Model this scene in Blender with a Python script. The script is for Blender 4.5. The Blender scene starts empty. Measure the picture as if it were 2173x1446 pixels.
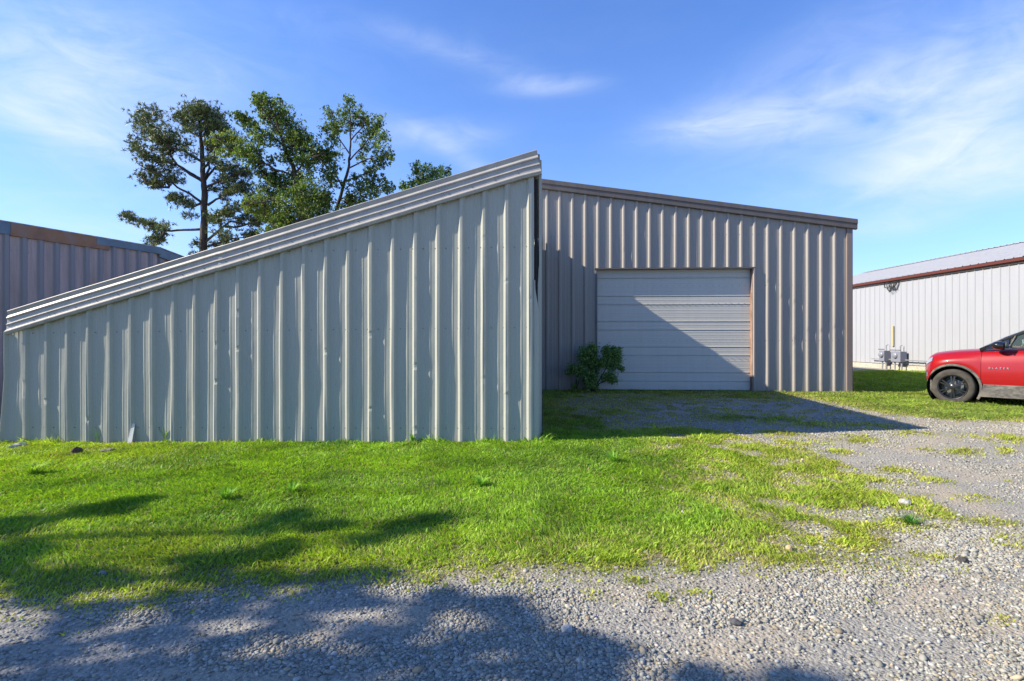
import bpy, bmesh, math, random
import numpy as np
from mathutils import Vector, Matrix
random.seed(7); rng = np.random.default_rng(7)
scene = bpy.context.scene
col = scene.collection
R = math.radians
# ------------------------------------------------------------ camera
F = 1150.0; CZ = 1.45; CX = 1086.5; CY = 723.0
cam_d = bpy.data.cameras.new('camera'); cam = bpy.data.objects.new('camera', cam_d); col.objects.link(cam)
cam.location = (0, 0, CZ); cam.rotation_euler = (R(90), 0, 0)
cam_d.sensor_width = 36; cam_d.lens = 36 * F / 2173.0; cam_d.clip_start = .05; cam_d.clip_end = 2000
scene.camera = cam
# ------------------------------------------------------------ light
SD = Vector((1.0, .12, -.66))                 # travel direction of sunlight
EL = math.atan2(.66, math.hypot(1, .12)); AZ = math.atan2(-1.0, -.12)
world = bpy.data.worlds.new('World'); scene.world = world; world.use_nodes = True
sun_d = bpy.data.lights.new('sun', 'SUN'); sun = bpy.data.objects.new('sun', sun_d); col.objects.link(sun)
sun_d.energy = 5.0; sun_d.angle = R(.53); sun_d.color = (1.0, .90, .74)
sun.rotation_euler = SD.to_track_quat('-Z', 'Y').to_euler(); sun.location = (-20, -4, 14)
scene.view_settings.view_transform = 'Standard'; scene.view_settings.look = 'None'
scene.view_settings.exposure = 1.00; scene.view_settings.gamma = 1.0

def build_world():
    nt = world.node_tree; N = nt.nodes; L = nt.links; N.clear()
    out = N.new('ShaderNodeOutputWorld'); bg = N.new('ShaderNodeBackground'); L.new(bg.outputs[0], out.inputs[0])
    sky = N.new('ShaderNodeTexSky'); sky.sky_type = 'NISHITA'; sky.sun_disc = False
    sky.sun_elevation = EL; sky.sun_rotation = AZ; sky.air_density = 1.0; sky.dust_density = .3; sky.ozone_density = 3.0
    bg.inputs[1].default_value = .0725
    tc = N.new('ShaderNodeTexCoord'); sp = N.new('ShaderNodeSeparateXYZ'); L.new(tc.outputs['Generated'], sp.inputs[0])
    def M(op, a, b=None, c=None):
        n = N.new('ShaderNodeMath'); n.operation = op
        for i, v in enumerate((a, b, c)):
            if v is None: continue
            if isinstance(v, (int, float)): n.inputs[i].default_value = v
            else: L.new(v, n.inputs[i])
        return n.outputs[0]
    az = M('ARCTAN2', sp.outputs[0], sp.outputs[1]); el = M('ARCSINE', sp.outputs[2])
    # wispy cirrus: noise over azimuth / elevation, stretched and sheared
    def noise(sx, sy, rot, sc, det, w, dist=0.):
        cb = N.new('ShaderNodeCombineXYZ'); L.new(az, cb.inputs[0]); L.new(el, cb.inputs[1]); cb.inputs[2].default_value = w
        mp = N.new('ShaderNodeMapping'); L.new(cb.outputs[0], mp.inputs[0]); mp.inputs['Rotation'].default_value = (0, 0, rot)
        mp.inputs['Scale'].default_value = (sx, sy, 1)
        n = N.new('ShaderNodeTexNoise'); L.new(mp.outputs[0], n.inputs['Vector']); n.inputs['Scale'].default_value = sc
        n.inputs['Detail'].default_value = det; n.inputs['Roughness'].default_value = .58; n.inputs['Distortion'].default_value = dist
        return n.outputs['Fac']
    n1 = noise(1, 3.0, .25, 3.4, 8, 0, 1.0); n2 = noise(1, 2.4, -.30, 8.8, 8, 3.1, 1.3); n3 = noise(1, 1.3, .1, 1.7, 3, 7.7)
    def blob(px, py, rx, ry, amp, rot=0.):
        u = (px - CX) / F; v = (CY - py) / F
        a0 = math.atan(u); e0 = math.atan(v * math.cos(a0))
        ra = rx / F * math.cos(a0) ** 2; re = ry / F * math.cos(e0) ** 2
        da = M('SUBTRACT', az, a0); de = M('SUBTRACT', el, e0)
        c, s = math.cos(rot), math.sin(rot)
        x = M('ADD', M('MULTIPLY', da, c / ra), M('MULTIPLY', de, s / ra))
        y = M('ADD', M('MULTIPLY', da, -s / re), M('MULTIPLY', de, c / re))
        r2 = M('ADD', M('MULTIPLY', x, x), M('MULTIPLY', y, y))
        return M('MULTIPLY', M('EXPONENT', M('MULTIPLY', r2, -1.0)), amp)
    bl = [(150, 190, 260, 110, .85, 0), (110, 260, 220, 30, .45, -.25), (230, 90, 260, 70, .25, 0),
          (1150, 182, 95, 20, .62, 0), (930, 285, 120, 30, .55, 0), (990, 120, 150, 26, .32, -.2), (990, 345, 80, 22, .4, -.5),
          (1540, 262, 150, 34, .85, 0), (1780, 225, 260, 60, .75, .2), (2060, 270, 260, 70, .95, .1),
          (2020, 385, 320, 46, .8, -.06), (2120, 130, 220, 110, .5, .2), (1700, 130, 260, 60, .26, .3), (1880, 482, 130, 20, .4, 0),
          (450, 150, 300, 80, .22, 0), (180, 490, 300, 50, .5, 0), (720, 60, 300, 40, .15, 0), (430, 330, 380, 90, .2, 0)]
    tot = None
    for b in bl:
        o = blob(*b); tot = o if tot is None else M('ADD', tot, o)
    tot = M('MINIMUM', M('ADD', tot, M('MULTIPLY', n3, .06)), 1.1)
    st = M('ADD', M('MULTIPLY', n1, .62), M('MULTIPLY', n2, .5))
    cl = M('MULTIPLY', M('SUBTRACT', st, .28), tot); cl = M('MULTIPLY', cl, 1.75)
    cl = M('MAXIMUM', M('MINIMUM', cl, .85), 0.)
    # thin bright veil towards the horizon
    hz = M('MULTIPLY', M('EXPONENT', M('MULTIPLY', M('MAXIMUM', el, 0.), -6.0)), .58)
    mx0 = N.new('ShaderNodeMixRGB'); mx0.blend_type = 'MULTIPLY'; mx0.inputs[0].default_value = 1
    L.new(sky.outputs[0], mx0.inputs[1]); mx0.inputs[2].default_value = SKYTINT
    mx1 = N.new('ShaderNodeMixRGB'); L.new(hz, mx1.inputs[0]); L.new(mx0.outputs[0], mx1.inputs[1]); mx1.inputs[2].default_value = HZC
    mx = N.new('ShaderNodeMixRGB'); L.new(cl, mx.inputs[0]); L.new(mx1.outputs[0], mx.inputs[1]); mx.inputs[2].default_value = CLC
    L.new(mx.outputs[0], bg.inputs[0])
SKYTINT = (.82, 1.23, 1.90, 1); HZC = (5.4, 6.1, 7.5, 1); CLC = (6.3, 7.0, 8.2, 1)
build_world()

# ------------------------------------------------------------ helpers
def lerp(a, b, t): return a + (b - a) * t
def sst(a, b, x):
    t = np.clip((x - a) / (b - a), 0, 1); return t * t * (3 - 2 * t)
def vnoise(x, y, seed=0):
    x = np.asarray(x, float); y = np.asarray(y, float)
    xi = np.floor(x).astype(np.int64); yi = np.floor(y).astype(np.int64); xf = x - xi; yf = y - yi
    def h(a, b):
        n = (a * 374761393 + b * 668265263 + seed * 1274126177) & 0x7fffffff
        n = ((n ^ (n >> 13)) * 1274126177) & 0x7fffffff
        return ((n ^ (n >> 16)) & 0xffff) / 65535.0
    u = xf * xf * (3 - 2 * xf); v = yf * yf * (3 - 2 * yf)
    return lerp(lerp(h(xi, yi), h(xi + 1, yi), u), lerp(h(xi, yi + 1), h(xi + 1, yi + 1), u), v)
def fbm(x, y, seed=0, o=3):
    s = 0; a = .5; t = 0
    for k in range(o): s = s + a * vnoise(x * 2 ** k, y * 2 ** k, seed + k * 17); t += a; a *= .5
    return s / t
def hgt(X, Y):
    """height of the ground"""
    X = np.asarray(X, float); Y = np.asarray(Y, float)
    a = .096 + .0125 * np.clip(X, -9, 8)
    g = a * sst(4.2, 7.4, Y)
    g = g + (.235 - a) * sst(7.6, 12.8, Y) * sst(-9, -2, X)
    g = g + .07 * sst(14, 19, Y)
    g = g - .055 * np.exp(-(((X - 9.6) / 2.6) ** 2 + ((Y - 10.6) / 2.2) ** 2))
    near = np.exp(-(X ** 2 + Y ** 2) / 900.)
    return g + .018 * (fbm(X * .9, Y * .9, 5) - .5) * near * 2 * (1 - .0 * X)
def px(x, y, Y): return Vector(((x - CX) / F * Y, Y, CZ - (y - CY) / F * Y))
def at(x, y):
    """the ground point seen at a pixel of the photograph"""
    u = (x - CX) / F; v = (y - CY) / F; Y = CZ / v
    for _ in range(12): Y = (CZ - float(hgt(u * Y, Y))) / v
    return (u * Y, Y)
def link(o, parent=None):
    col.objects.link(o)
    if parent is not None: o.parent = parent
    return o
def tag(o, label=None, cat=None, group=None, kind=None):
    if label: o['label'] = label
    if cat: o['category'] = cat
    if group: o['group'] = group
    if kind: o['kind'] = kind
    return o
def thing(name, label, cat, loc=(0, 0, 0), rz=0, group=None):
    o = bpy.data.objects.new(name, None); o.empty_display_size = .2; link(o); o.location = loc; o.rotation_euler = (0, 0, rz)
    return tag(o, label, cat, group)
def fast_mesh(name, V, Fc, mat, parent=None, smooth=False, colr=None, attr=None, tri=None):
    """V (n,3); Fc (m,k) one polygon size"""
    me = bpy.data.meshes.new(name); V = np.ascontiguousarray(V, dtype=np.float32); Fc = np.ascontiguousarray(Fc, dtype=np.int32)
    m, k = Fc.shape
    me.vertices.add(len(V)); me.vertices.foreach_set('co', V.ravel())
    me.loops.add(m * k); me.loops.foreach_set('vertex_index', Fc.ravel())
    me.polygons.add(m); me.polygons.foreach_set('loop_start', np.arange(0, m * k, k, dtype=np.int32))
    me.polygons.foreach_set('loop_total', np.full(m, k, dtype=np.int32))
    if smooth: me.polygons.foreach_set('use_smooth', np.ones(m, dtype=bool))
    me.update(calc_edges=True)
    if colr is not None:
        a = me.color_attributes.new('col', 'FLOAT_COLOR', 'POINT')
        c = np.ones((len(V), 4), np.float32); c[:, :3] = colr; a.data.foreach_set('color', c.ravel())
    for n, d in (attr or {}).items():
        a = me.attributes.new(n, 'FLOAT', 'POINT'); a.data.foreach_set('value', np.ascontiguousarray(d, dtype=np.float32))
    me.validate()
    for mm in (mat if isinstance(mat, (list, tuple)) else [mat]): me.materials.append(mm)
    return link(bpy.data.objects.new(name, me), parent)
class MB:
    """collects verts/faces for ONE mesh object"""
    def __init__(s): s.v = []; s.f = []; s.m = []
    def add(s, vs, fs, mi=0):
        b = len(s.v); s.v += [tuple(v) for v in vs]; s.f += [tuple(b + i for i in f) for f in fs]; s.m += [mi] * len(fs); return s
    def box(s, x0, x1, y0, y1, z0, z1, mi=0, M=None):
        vs = [Vector((x, y, z)) for z in (z0, z1) for y in (y0, y1) for x in (x0, x1)]
        if M is not None: vs = [M @ v for v in vs]
        return s.add(vs, [(0, 2, 3, 1), (4, 5, 7, 6), (0, 1, 5, 4), (2, 6, 7, 3), (0, 4, 6, 2), (1, 3, 7, 5)], mi)
    def tube(s, pts, rad, n=7, mi=0, cap=True):
        pts = [Vector(p) for p in pts]
        if not hasattr(rad, '__len__'): rad = [rad] * len(pts)
        vs = []; ref = Vector((.13, .31, .94))
        for i, p in enumerate(pts):
            d = (pts[min(i + 1, len(pts) - 1)] - pts[max(i - 1, 0)]).normalized()
            a = d.cross(ref)
            if a.length < 1e-3: a = d.cross(Vector((1, 0, 0)))
            a.normalize(); b = d.cross(a)
            vs += [p + (a * math.cos(2 * math.pi * k / n) + b * math.sin(2 * math.pi * k / n)) * rad[i] for k in range(n)]
        fs = [(i * n + k, i * n + (k + 1) % n, (i + 1) * n + (k + 1) % n, (i + 1) * n + k) for i in range(len(pts) - 1) for k in range(n)]
        if cap: fs += [tuple(range(n - 1, -1, -1)), tuple((len(pts) - 1) * n + k for k in range(n))]
        return s.add(vs, fs, mi)
    def lathe(s, prof, n=32, M=None, mi=0, close=False):
        """prof (r, h) about local z"""
        vs = [Vector((r * math.cos(2 * math.pi * k / n), r * math.sin(2 * math.pi * k / n), h)) for r, h in prof for k in range(n)]
        if M is not None: vs = [M @ v for v in vs]
        m = len(prof)
        fs = [(i * n + k, i * n + (k + 1) % n, ((i + 1) % m) * n + (k + 1) % n, ((i + 1) % m) * n + k) for i in range(m if close else m - 1) for k in range(n)]
        return s.add(vs, fs, mi)
    def prism(s, poly, y0, y1, M=None, mi=0):
        """poly in (x,z), extruded along y"""
        n = len(poly); vs = [Vector((x, y0, z)) for x, z in poly] + [Vector((x, y1, z)) for x, z in poly]
        if M is not None: vs = [M @ v for v in vs]
        return s.add(vs, [tuple(range(n)), tuple(range(2 * n - 1, n - 1, -1))] + [(i, i + n, (i + 1) % n + n, (i + 1) % n) for i in range(n)], mi)
    def sheet(s, grid, mi=0):
        """grid[i][j] points"""
        n = len(grid[0]); vs = [p for r in grid for p in r]
        return s.add(vs, [(i * n + j, i * n + j + 1, (i + 1) * n + j + 1, (i + 1) * n + j) for i in range(len(grid) - 1) for j in range(n - 1)], mi)
    def build(s, name, mats, parent=None, smooth=False, bevel=0, loc=None, auto=None, solid=0, sub=0):
        me = bpy.data.meshes.new(name); me.from_pydata(s.v, [], s.f)
        mats = mats if isinstance(mats, (list, tuple)) else [mats]
        for m in mats: me.materials.append(m)
        me.polygons.foreach_set('material_index', s.m)
        bm = bmesh.new(); bm.from_mesh(me)
        if solid or sub or smooth: bmesh.ops.remove_doubles(bm, verts=bm.verts, dist=1e-5)
        bmesh.ops.recalc_face_normals(bm, faces=bm.faces)
        if bevel: bmesh.ops.bevel(bm, geom=[e for e in bm.edges], offset=bevel, segments=2, affect='EDGES', profile=.6)
        if auto is not None:
            for e in bm.edges:
                if len(e.link_faces) == 2 and e.calc_face_angle(0) > R(auto): e.smooth = False
        if smooth or auto is not None:
            for f in bm.faces: f.smooth = True
        bm.to_mesh(me); bm.free()
        o = link(bpy.data.objects.new(name, me), parent)
        if solid:
            md = o.modifiers.new('s', 'SOLIDIFY'); md.thickness = solid; md.offset = -1
        if sub:
            md = o.modifiers.new('u', 'SUBSURF'); md.levels = sub; md.render_levels = sub
        if loc is not None: o.location = loc
        return o

# ------------------------------------------------------------ materials
def mat(name, rgb=(.5, .5, .5), rough=.6, metal=0., spec=.5, **kw):
    m = bpy.data.materials.new(name); m.use_nodes = True; b = m.node_tree.nodes['Principled BSDF']
    b.inputs['Base Color'].default_value = (*rgb, 1); b.inputs['Roughness'].default_value = rough
    b.inputs['Metallic'].default_value = metal; b.inputs['Specular IOR Level'].default_value = spec
    if 'coat' in kw: b.inputs['Coat Weight'].default_value = kw['coat']; b.inputs['Coat Roughness'].default_value = .04
    return m
class NT:
    def __init__(s, m): s.m = m; s.t = m.node_tree; s.N = s.t.nodes; s.L = s.t.links; s.b = s.N['Principled BSDF']
    def tex(s, kind='Noise', scale=5, detail=4, vec=None, rough=.6, coords='Object', stretch=None, **kw):
        tc = s.N.new('ShaderNodeTexCoord'); v = tc.outputs[coords]
        if stretch:
            mp = s.N.new('ShaderNodeMapping'); mp.inputs['Scale'].default_value = stretch; s.L.new(v, mp.inputs[0]); v = mp.outputs[0]
        n = s.N.new('ShaderNodeTex' + kind); s.L.new(v, n.inputs['Vector']); n.inputs['Scale'].default_value = scale
        if kind == 'Noise': n.inputs['Detail'].default_value = detail; n.inputs['Roughness'].default_value = rough
        for k, v in kw.items(): setattr(n, k, v)
        return n
    def ramp(s, fac, stops):
        r = s.N.new('ShaderNodeValToRGB'); s.L.new(fac, r.inputs[0]); e = r.color_ramp.elements
        while len(e) < len(stops): e.new(.5)
        for k, (p, c) in enumerate(stops):
            e[k].position = p; e[k].color = (*c, 1) if len(c) == 3 else c
        return r.outputs[0]
    def mix(s, fac, a, b, mode='MIX'):
        n = s.N.new('ShaderNodeMixRGB'); n.blend_type = mode
        for i, v in enumerate((fac, a, b)):
            if isinstance(v, (int, float)): n.inputs[i].default_value = v if i == 0 else (v, v, v, 1)
            elif isinstance(v, tuple): n.inputs[i].default_value = (*v, 1) if len(v) == 3 else v
            else: s.L.new(v, n.inputs[i])
        return n.outputs[0]
    def math(s, op, a, b=0.):
        n = s.N.new('ShaderNodeMath'); n.operation = op
        for i, v in enumerate((a, b)):
            if isinstance(v, (int, float)): n.inputs[i].default_value = v
            else: s.L.new(v, n.inputs[i])
        return n.outputs[0]
    def attr(s, name, out='Fac'):
        a = s.N.new('ShaderNodeAttribute'); a.attribute_name = name; return a.outputs[out]
    def bump(s, h, strength=.3, dist=.01):
        b = s.N.new('ShaderNodeBump'); s.L.new(h, b.inputs['Height']); b.inputs['Strength'].default_value = strength
        b.inputs['Distance'].default_value = dist; s.L.new(b.outputs[0], s.b.inputs['Normal'])
    def base(s, c): s.L.new(c, s.b.inputs['Base Color'])
    def zpos(s):
        tc = s.N.new('ShaderNodeTexCoord'); sp = s.N.new('ShaderNodeSeparateXYZ'); s.L.new(tc.outputs['Object'], sp.inputs[0]); return sp.outputs[2]

def panel_mat(name, c, rough=.38, metal=.0, dirt=(.25, .22, .17), dirt_amt=.35, streak=.10, dirt_z=(.0, .5), c2=None):
    m = mat(name, c, rough, metal, .22); t = NT(m)
    n = t.tex(scale=1.3, detail=5, stretch=(6, 6, .5)); r = t.ramp(n.outputs['Fac'], [(.3, tuple(v * (1 - streak) for v in c)), (.7, tuple(min(1, v * (1 + streak * .6)) for v in (c2 or c)))])
    n2 = t.tex(scale=55, detail=3, stretch=(1, 1, .6)); r = t.mix(.12, r, t.ramp(n2.outputs['Fac'], [(.35, (.55, .55, .55)), (.65, (1, 1, 1))]), 'MULTIPLY')
    # mud splashed on the bottom of the sheets
    n3 = t.tex(scale=5, detail=5); z = t.zpos(); e = t.math('ADD', z, t.math('MULTIPLY', t.math('SUBTRACT', n3.outputs['Fac'], .5), .5))
    f = t.math('SUBTRACT', 1.0, t.math('DIVIDE', t.math('SUBTRACT', e, dirt_z[0]), dirt_z[1] - dirt_z[0])); f = t.math('MULTIPLY', t.math('MAXIMUM', t.math('MINIMUM', f, 1.), 0.), dirt_amt)
    r = t.mix(f, r, dirt); t.base(r)
    n4 = t.tex(scale=2.2, detail=2); t.bump(n4.outputs['Fac'], .12, .02)
    t.L.new(t.ramp(n.outputs['Fac'], [(.3, (rough * .9,) * 3), (.7, (rough * 1.25,) * 3)]), t.b.inputs['Roughness'])
    return m
M_shed = panel_mat('pale_green_grey_steel', (.365, .370, .318), .42, .0, (.30, .27, .21), .30, .07, (-.15, .35))
M_trim = panel_mat('galvalume_trim', (.36, .345, .315), .42, .15, dirt_amt=0, streak=.12)
M_tan = panel_mat('taupe_steel', (.30, .277, .248), .45, .0, (.24, .20, .16), .30, .08, (.1, .6))
M_tantrim = panel_mat('bronze_trim', (.135, .118, .108), .4, .1, dirt_amt=0, streak=.12)
M_white = panel_mat('white_steel', (.315, .325, .345), .5, .0, (.38, .34, .24), .5, .05, (-.1, .7))
M_old = panel_mat('weathered_steel', (.34, .285, .265), .6, .1, (.16, .13, .11), .3, .22, (0, .9), (.38, .32, .32))
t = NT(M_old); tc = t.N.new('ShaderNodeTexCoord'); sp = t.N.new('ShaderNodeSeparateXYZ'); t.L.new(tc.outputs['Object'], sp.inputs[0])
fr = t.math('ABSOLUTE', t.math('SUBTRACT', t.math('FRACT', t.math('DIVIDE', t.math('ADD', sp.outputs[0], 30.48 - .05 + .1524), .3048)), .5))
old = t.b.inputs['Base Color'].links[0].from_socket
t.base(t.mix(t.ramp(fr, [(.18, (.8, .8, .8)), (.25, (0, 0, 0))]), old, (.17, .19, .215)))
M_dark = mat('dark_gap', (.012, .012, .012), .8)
M_screw = mat('screw_head', (.12, .12, .12), .5, .6)
M_roofw = panel_mat('pale_roof_steel', (.36, .365, .38), .6, .0, dirt_amt=0, streak=.10)
M_red = mat('red_painted_trim', (.095, .028, .022), .8, 0, .2)
M_conc = mat('concrete', (.42, .38, .31), .9)
t = NT(M_conc); n = t.tex(scale=9, detail=6); t.base(t.ramp(n.outputs['Fac'], [(.3, (.26, .24, .19)), (.7, (.46, .42, .34))]))
M_door = panel_mat('white_steel_door', (.52, .505, .45), .36, .0, (.30, .27, .22), .35, .05, (-.1, .4))
M_rust = mat('rusty_door_jamb', (.34, .17, .10), .8)
t = NT(M_rust); n = t.tex(scale=7, detail=6, stretch=(1, 1, .4)); t.base(t.ramp(n.outputs['Fac'], [(.3, (.16, .085, .06)), (.7, (.33, .215, .155))]))
M_blue = mat('faded_blue_trim', (.10, .17, .24), .55, .1)
t = NT(M_blue); n = t.tex(scale=2, detail=5); t.base(t.ramp(n.outputs['Fac'], [(.35, (.075, .125, .18)), (.7, (.12, .19, .25))]))
M_brown = mat('rusted_brown_trim', (.22, .13, .085), .8)
t = NT(M_brown); n = t.tex(scale=2.2, detail=6); t.base(t.ramp(n.outputs['Fac'], [(.35, (.15, .10, .085)), (.5, (.24, .13, .075)), (.66, (.20, .16, .15)), (.8, (.12, .14, .17))]))
M_bark = mat('bark', (.10, .075, .055), .9, 0, .1)
t = NT(M_bark); n = t.tex(scale=9, detail=6, stretch=(1, 1, .25)); t.base(t.ramp(n.outputs['Fac'], [(.3, (.030, .025, .021)), (.7, (.105, .088, .072))])); t.bump(n.outputs['Fac'], .8, .03)
def leaf_mat(name, trans=.35, rough=.5, spec=.35, tr_tint=(1.25, 1.35, .45)):
    m = mat(name, (.1, .2, .05), rough, 0, spec); t = NT(m); c = t.attr('col', 'Color'); t.base(c)
    tr = t.N.new('ShaderNodeBsdfTranslucent'); t.L.new(t.mix(1., c, tr_tint, 'MULTIPLY'), tr.inputs[0])
    mx = t.N.new('ShaderNodeMixShader'); mx.inputs[0].default_value = trans
    t.L.new(t.b.outputs[0], mx.inputs[1]); t.L.new(tr.outputs[0], mx.inputs[2])
    out = [q for q in t.N if q.type == 'OUTPUT_MATERIAL'][0]; t.L.new(mx.outputs[0], out.inputs[0]); return m
M_leaf = leaf_mat('leaves', .32, .6, .25); M_grass = leaf_mat('grass_blades', .38, .55, .3, (1.2, 1.25, .4)); M_needle = leaf_mat('pine_needles', .15, .5, .4)
M_stone = mat('stones', (.35, .34, .32), .85, 0, .3); t = NT(M_stone); n = t.tex(scale=60, detail=3)
t.base(t.mix(.35, t.attr('col', 'Color'), t.ramp(n.outputs['Fac'], [(.3, (.45, .45, .45)), (.7, (1.15, 1.12, 1.1))]), 'MULTIPLY'))

# ------------------------------------------------------------ ground
G_POLY = [  # lawns as outlines on the ground
    [(-900, 1350), (-300, 1305), (0, 1280), (130, 1262), (300, 1280), (420, 1262), (600, 1240), (740, 1232), (860, 1246), (960, 1215), (1060, 1232), (1180, 1205), (1280, 1222), (1400, 1214), (1500, 1218), (1560, 1180), (1700, 1196),
     (1860, 1212), (1930, 1195), (1830, 1155), (1850, 1130), (1930, 1118), (2060, 1106), (1960, 1060), (1850, 1010), (1740, 975), (1640, 948), (1540, 920), (1460, 905), (1350, 890), (1330, 868), (1450, 850),
     (1700, 846), (1770, 858), (1880, 880), (2010, 892), (2300, 893), (2900, 900), (2900, 788), (1806, 788), (1806, 826), (1140, 826), (1130, 925), (-100, 940), (-1500, 940)]]
def world_poly(P): return np.array([at(x, y) for x, y in P])
LAWN = world_poly(G_POLY[0])
LAWN = np.vstack([LAWN, [[-30, 12], [-30, 4]]])
def in_poly(X, Y, P):
    ins = np.zeros(X.shape, bool); n = len(P)
    for i in range(n):
        x0, y0 = P[i]; x1, y1 = P[(i + 1) % n]
        c = ((y0 > Y) != (y1 > Y))
        with np.errstate(divide='ignore', invalid='ignore'): xi = (x1 - x0) * (Y - y0) / (y1 - y0 if y1 != y0 else 1e-9) + x0
        ins ^= c & (X < xi)
    return ins
TUFTS = [at(*p) + (r,) for p, r in [((1660, 893), .35), ((1560, 888), .4), ((1730, 900), .3), ((2130, 932), .25), ((1850, 905), .25), ((1925, 1112), .13), ((2110, 1110), .12), ((2150, 1150), .12),
         ((1990, 1098), .10), ((1650, 920), .2), ((1810, 935), .18), ((1930, 920), .15), ((2040, 960), .15), ((1690, 940), .2), ((2080, 1060), .1), ((1350, 1235), .06), ((1140, 1240), .07),
         ((1400, 1270), .05), ((1470, 1260), .05), ((2130, 1320), .05), ((1970, 1180), .08), ((1900, 1000), .12), ((1780, 960), .12), ((1980, 1020), .1), ((900, 1235), .07), ((300, 1290), .06)]]
def lawn(X, Y):
    """0..1 how grassy the ground is"""
    X = np.asarray(X, float); Y = np.asarray(Y, float)
    a = np.zeros(X.shape)
    for k in range(7):    # soft edge: several looks through a jittered boundary
        s = .05 + .05 * k
        dx = (vnoise(X * 2.3 + k * 9, Y * 2.3, 11 + k) - .5) * s * 2.6 + (vnoise(X * 9 + k, Y * 9, 31 + k) - .5) * s * 1.4
        dy = (vnoise(X * 2.3, Y * 2.3 + k * 9, 51 + k) - .5) * s * 2.6 + (vnoise(X * 9, Y * 9 + k, 71 + k) - .5) * s * 1.4
        a += in_poly(X + dx, Y + dy, LAWN)
    a = a / 7
    # bare stony places in the lawn to the right of the drive
    bare = sst(.8, 2.8, X) * (1 - sst(7.6, 8.4, Y)) * sst(.46, .68, fbm(X * 3.1 + 4, Y * 3.1, 91)) * .85
    bare2 = (1 - sst(3.5, 4.1, Y)) * sst(.54, .70, fbm(X * 3.1 + 4, Y * 3.1, 93)) * .65 * sst(-1.5, 1.0, X)
    edge = (1 - sst(3.2, 3.6, Y + .02 * X)) * .15
    a = a * (1 - bare) * (1 - bare2) * (1 - edge)
    sh = sst(7.7, 8.3, Y) * (1 - sst(12.2, 12.8, Y)) * sst(.4, 1.2, X) * (1 - sst(6.0, 7.2, X))
    a = a * (1 - sh * .75 * sst(.30, .55, fbm(X * 2.3, Y * 2.3, 97) + .12 * sst(.5, 3, X)))
    a = np.maximum(a, .30 * sst(8.2, 9, Y) * (1 - sst(12, 13, Y)) * (1 - sst(5., 7.5, X)) * sst(.45, .6, fbm(X * 5, Y * 5, 98)) * (X > .4))
    for x, y, r in TUFTS: a = np.maximum(a, .9 * np.exp(-(((X - x) / (r * 1.5)) ** 2 + ((Y - y) / r) ** 2)) * sst(.25, .6, fbm(X * 7, Y * 7, 99)))
    sp = sst(.74, .84, fbm(X * 2.6 + 50, Y * 2.6, 101)) * .5 * sst(2.2, 4, X) * (Y > 3.2)
    return np.clip(np.maximum(a, sp), 0, 1)
gx = np.concatenate([[-900, -400, -200, -100, -60, -40, -28, -20, -16], np.arange(-13, 17.01, .1), [18, 20, 23, 27, 33, 45, 70, 120, 250, 500, 900]])
gy = np.concatenate([[-300, -100, -40, -15, -6, -2, 0, .8], np.arange(1.4, 13.4, .07), np.arange(13.5, 26, .25), [28, 32, 40, 60, 100, 200, 500, 1200]])
GX, GY = np.meshgrid(gx, gy)
GZ = hgt(GX, GY); LW = lawn(GX, GY)
GZ = GZ + .010 * (vnoise(GX * 4, GY * 4, 3) - .5) * (np.abs(GX) < 16) * (GY < 20) * (GY > 0) + .012 * LW * (np.abs(GX) < 16)
nx, ny = len(gx), len(gy)
idx = np.arange(nx * ny).reshape(ny, nx)
Fg = np.stack([idx[:-1, :-1], idx[:-1, 1:], idx[1:, 1:], idx[1:, :-1]], -1).reshape(-1, 4)
M_ground = mat('gravel_and_soil', (.3, .3, .3), .95, 0, .15); t = NT(M_ground)
v1 = t.tex('Voronoi', scale=55); v2 = t.tex('Voronoi', scale=120); n1 = t.tex(scale=1.4, detail=6); n2 = t.tex(scale=240, detail=3)
peb = t.ramp(t.math('MULTIPLY', t.N.new('ShaderNodeRGBToBW').outputs[0], 1) if False else v1.outputs['Color'], [(.2, (.17, .164, .140)), (.5, (.28, .27, .228)), (.8, (.37, .357, .30))])
peb2 = t.ramp(v2.outputs['Color'], [(.2, (.18, .17, .152)), (.8, (.34, .323, .288))])
g1 = t.mix(.5, peb, peb2)
g1 = t.mix(t.ramp(n1.outputs['Fac'], [(.46, (0, 0, 0)), (.64, (.75, .75, .75))]), g1, (.37, .31, .225))
soil = t.ramp(t.tex(scale=6, detail=6).outputs['Fac'], [(.3, (.07, .085, .03)), (.7, (.17, .15, .075))])
t.base(t.mix(t.attr('lawn'), g1, soil))
hb = t.math('ADD', t.math('MULTIPLY', v1.outputs['Distance'], -1.0), t.math('MULTIPLY', n2.outputs['Fac'], .35)); t.bump(hb, .7, .012)
ground = fast_mesh('ground', np.stack([GX, GY, GZ], -1).reshape(-1, 3), Fg, M_ground, smooth=True, attr={'lawn': LW.ravel()})
tag(ground, kind='structure')

def gz(X, Y):
    return hgt(X, Y) + .010 * (vnoise(X * 4, Y * 4, 3) - .5) + .012 * lawn(X, Y)
def inframe(X, Y, z=.1, pad=160):
    u = CX + F * X / Y; v = CY + F * (CZ - z) / Y
    return (u > -pad) & (u < 2173 + pad) & (v < 1446 + pad * 2)
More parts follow.
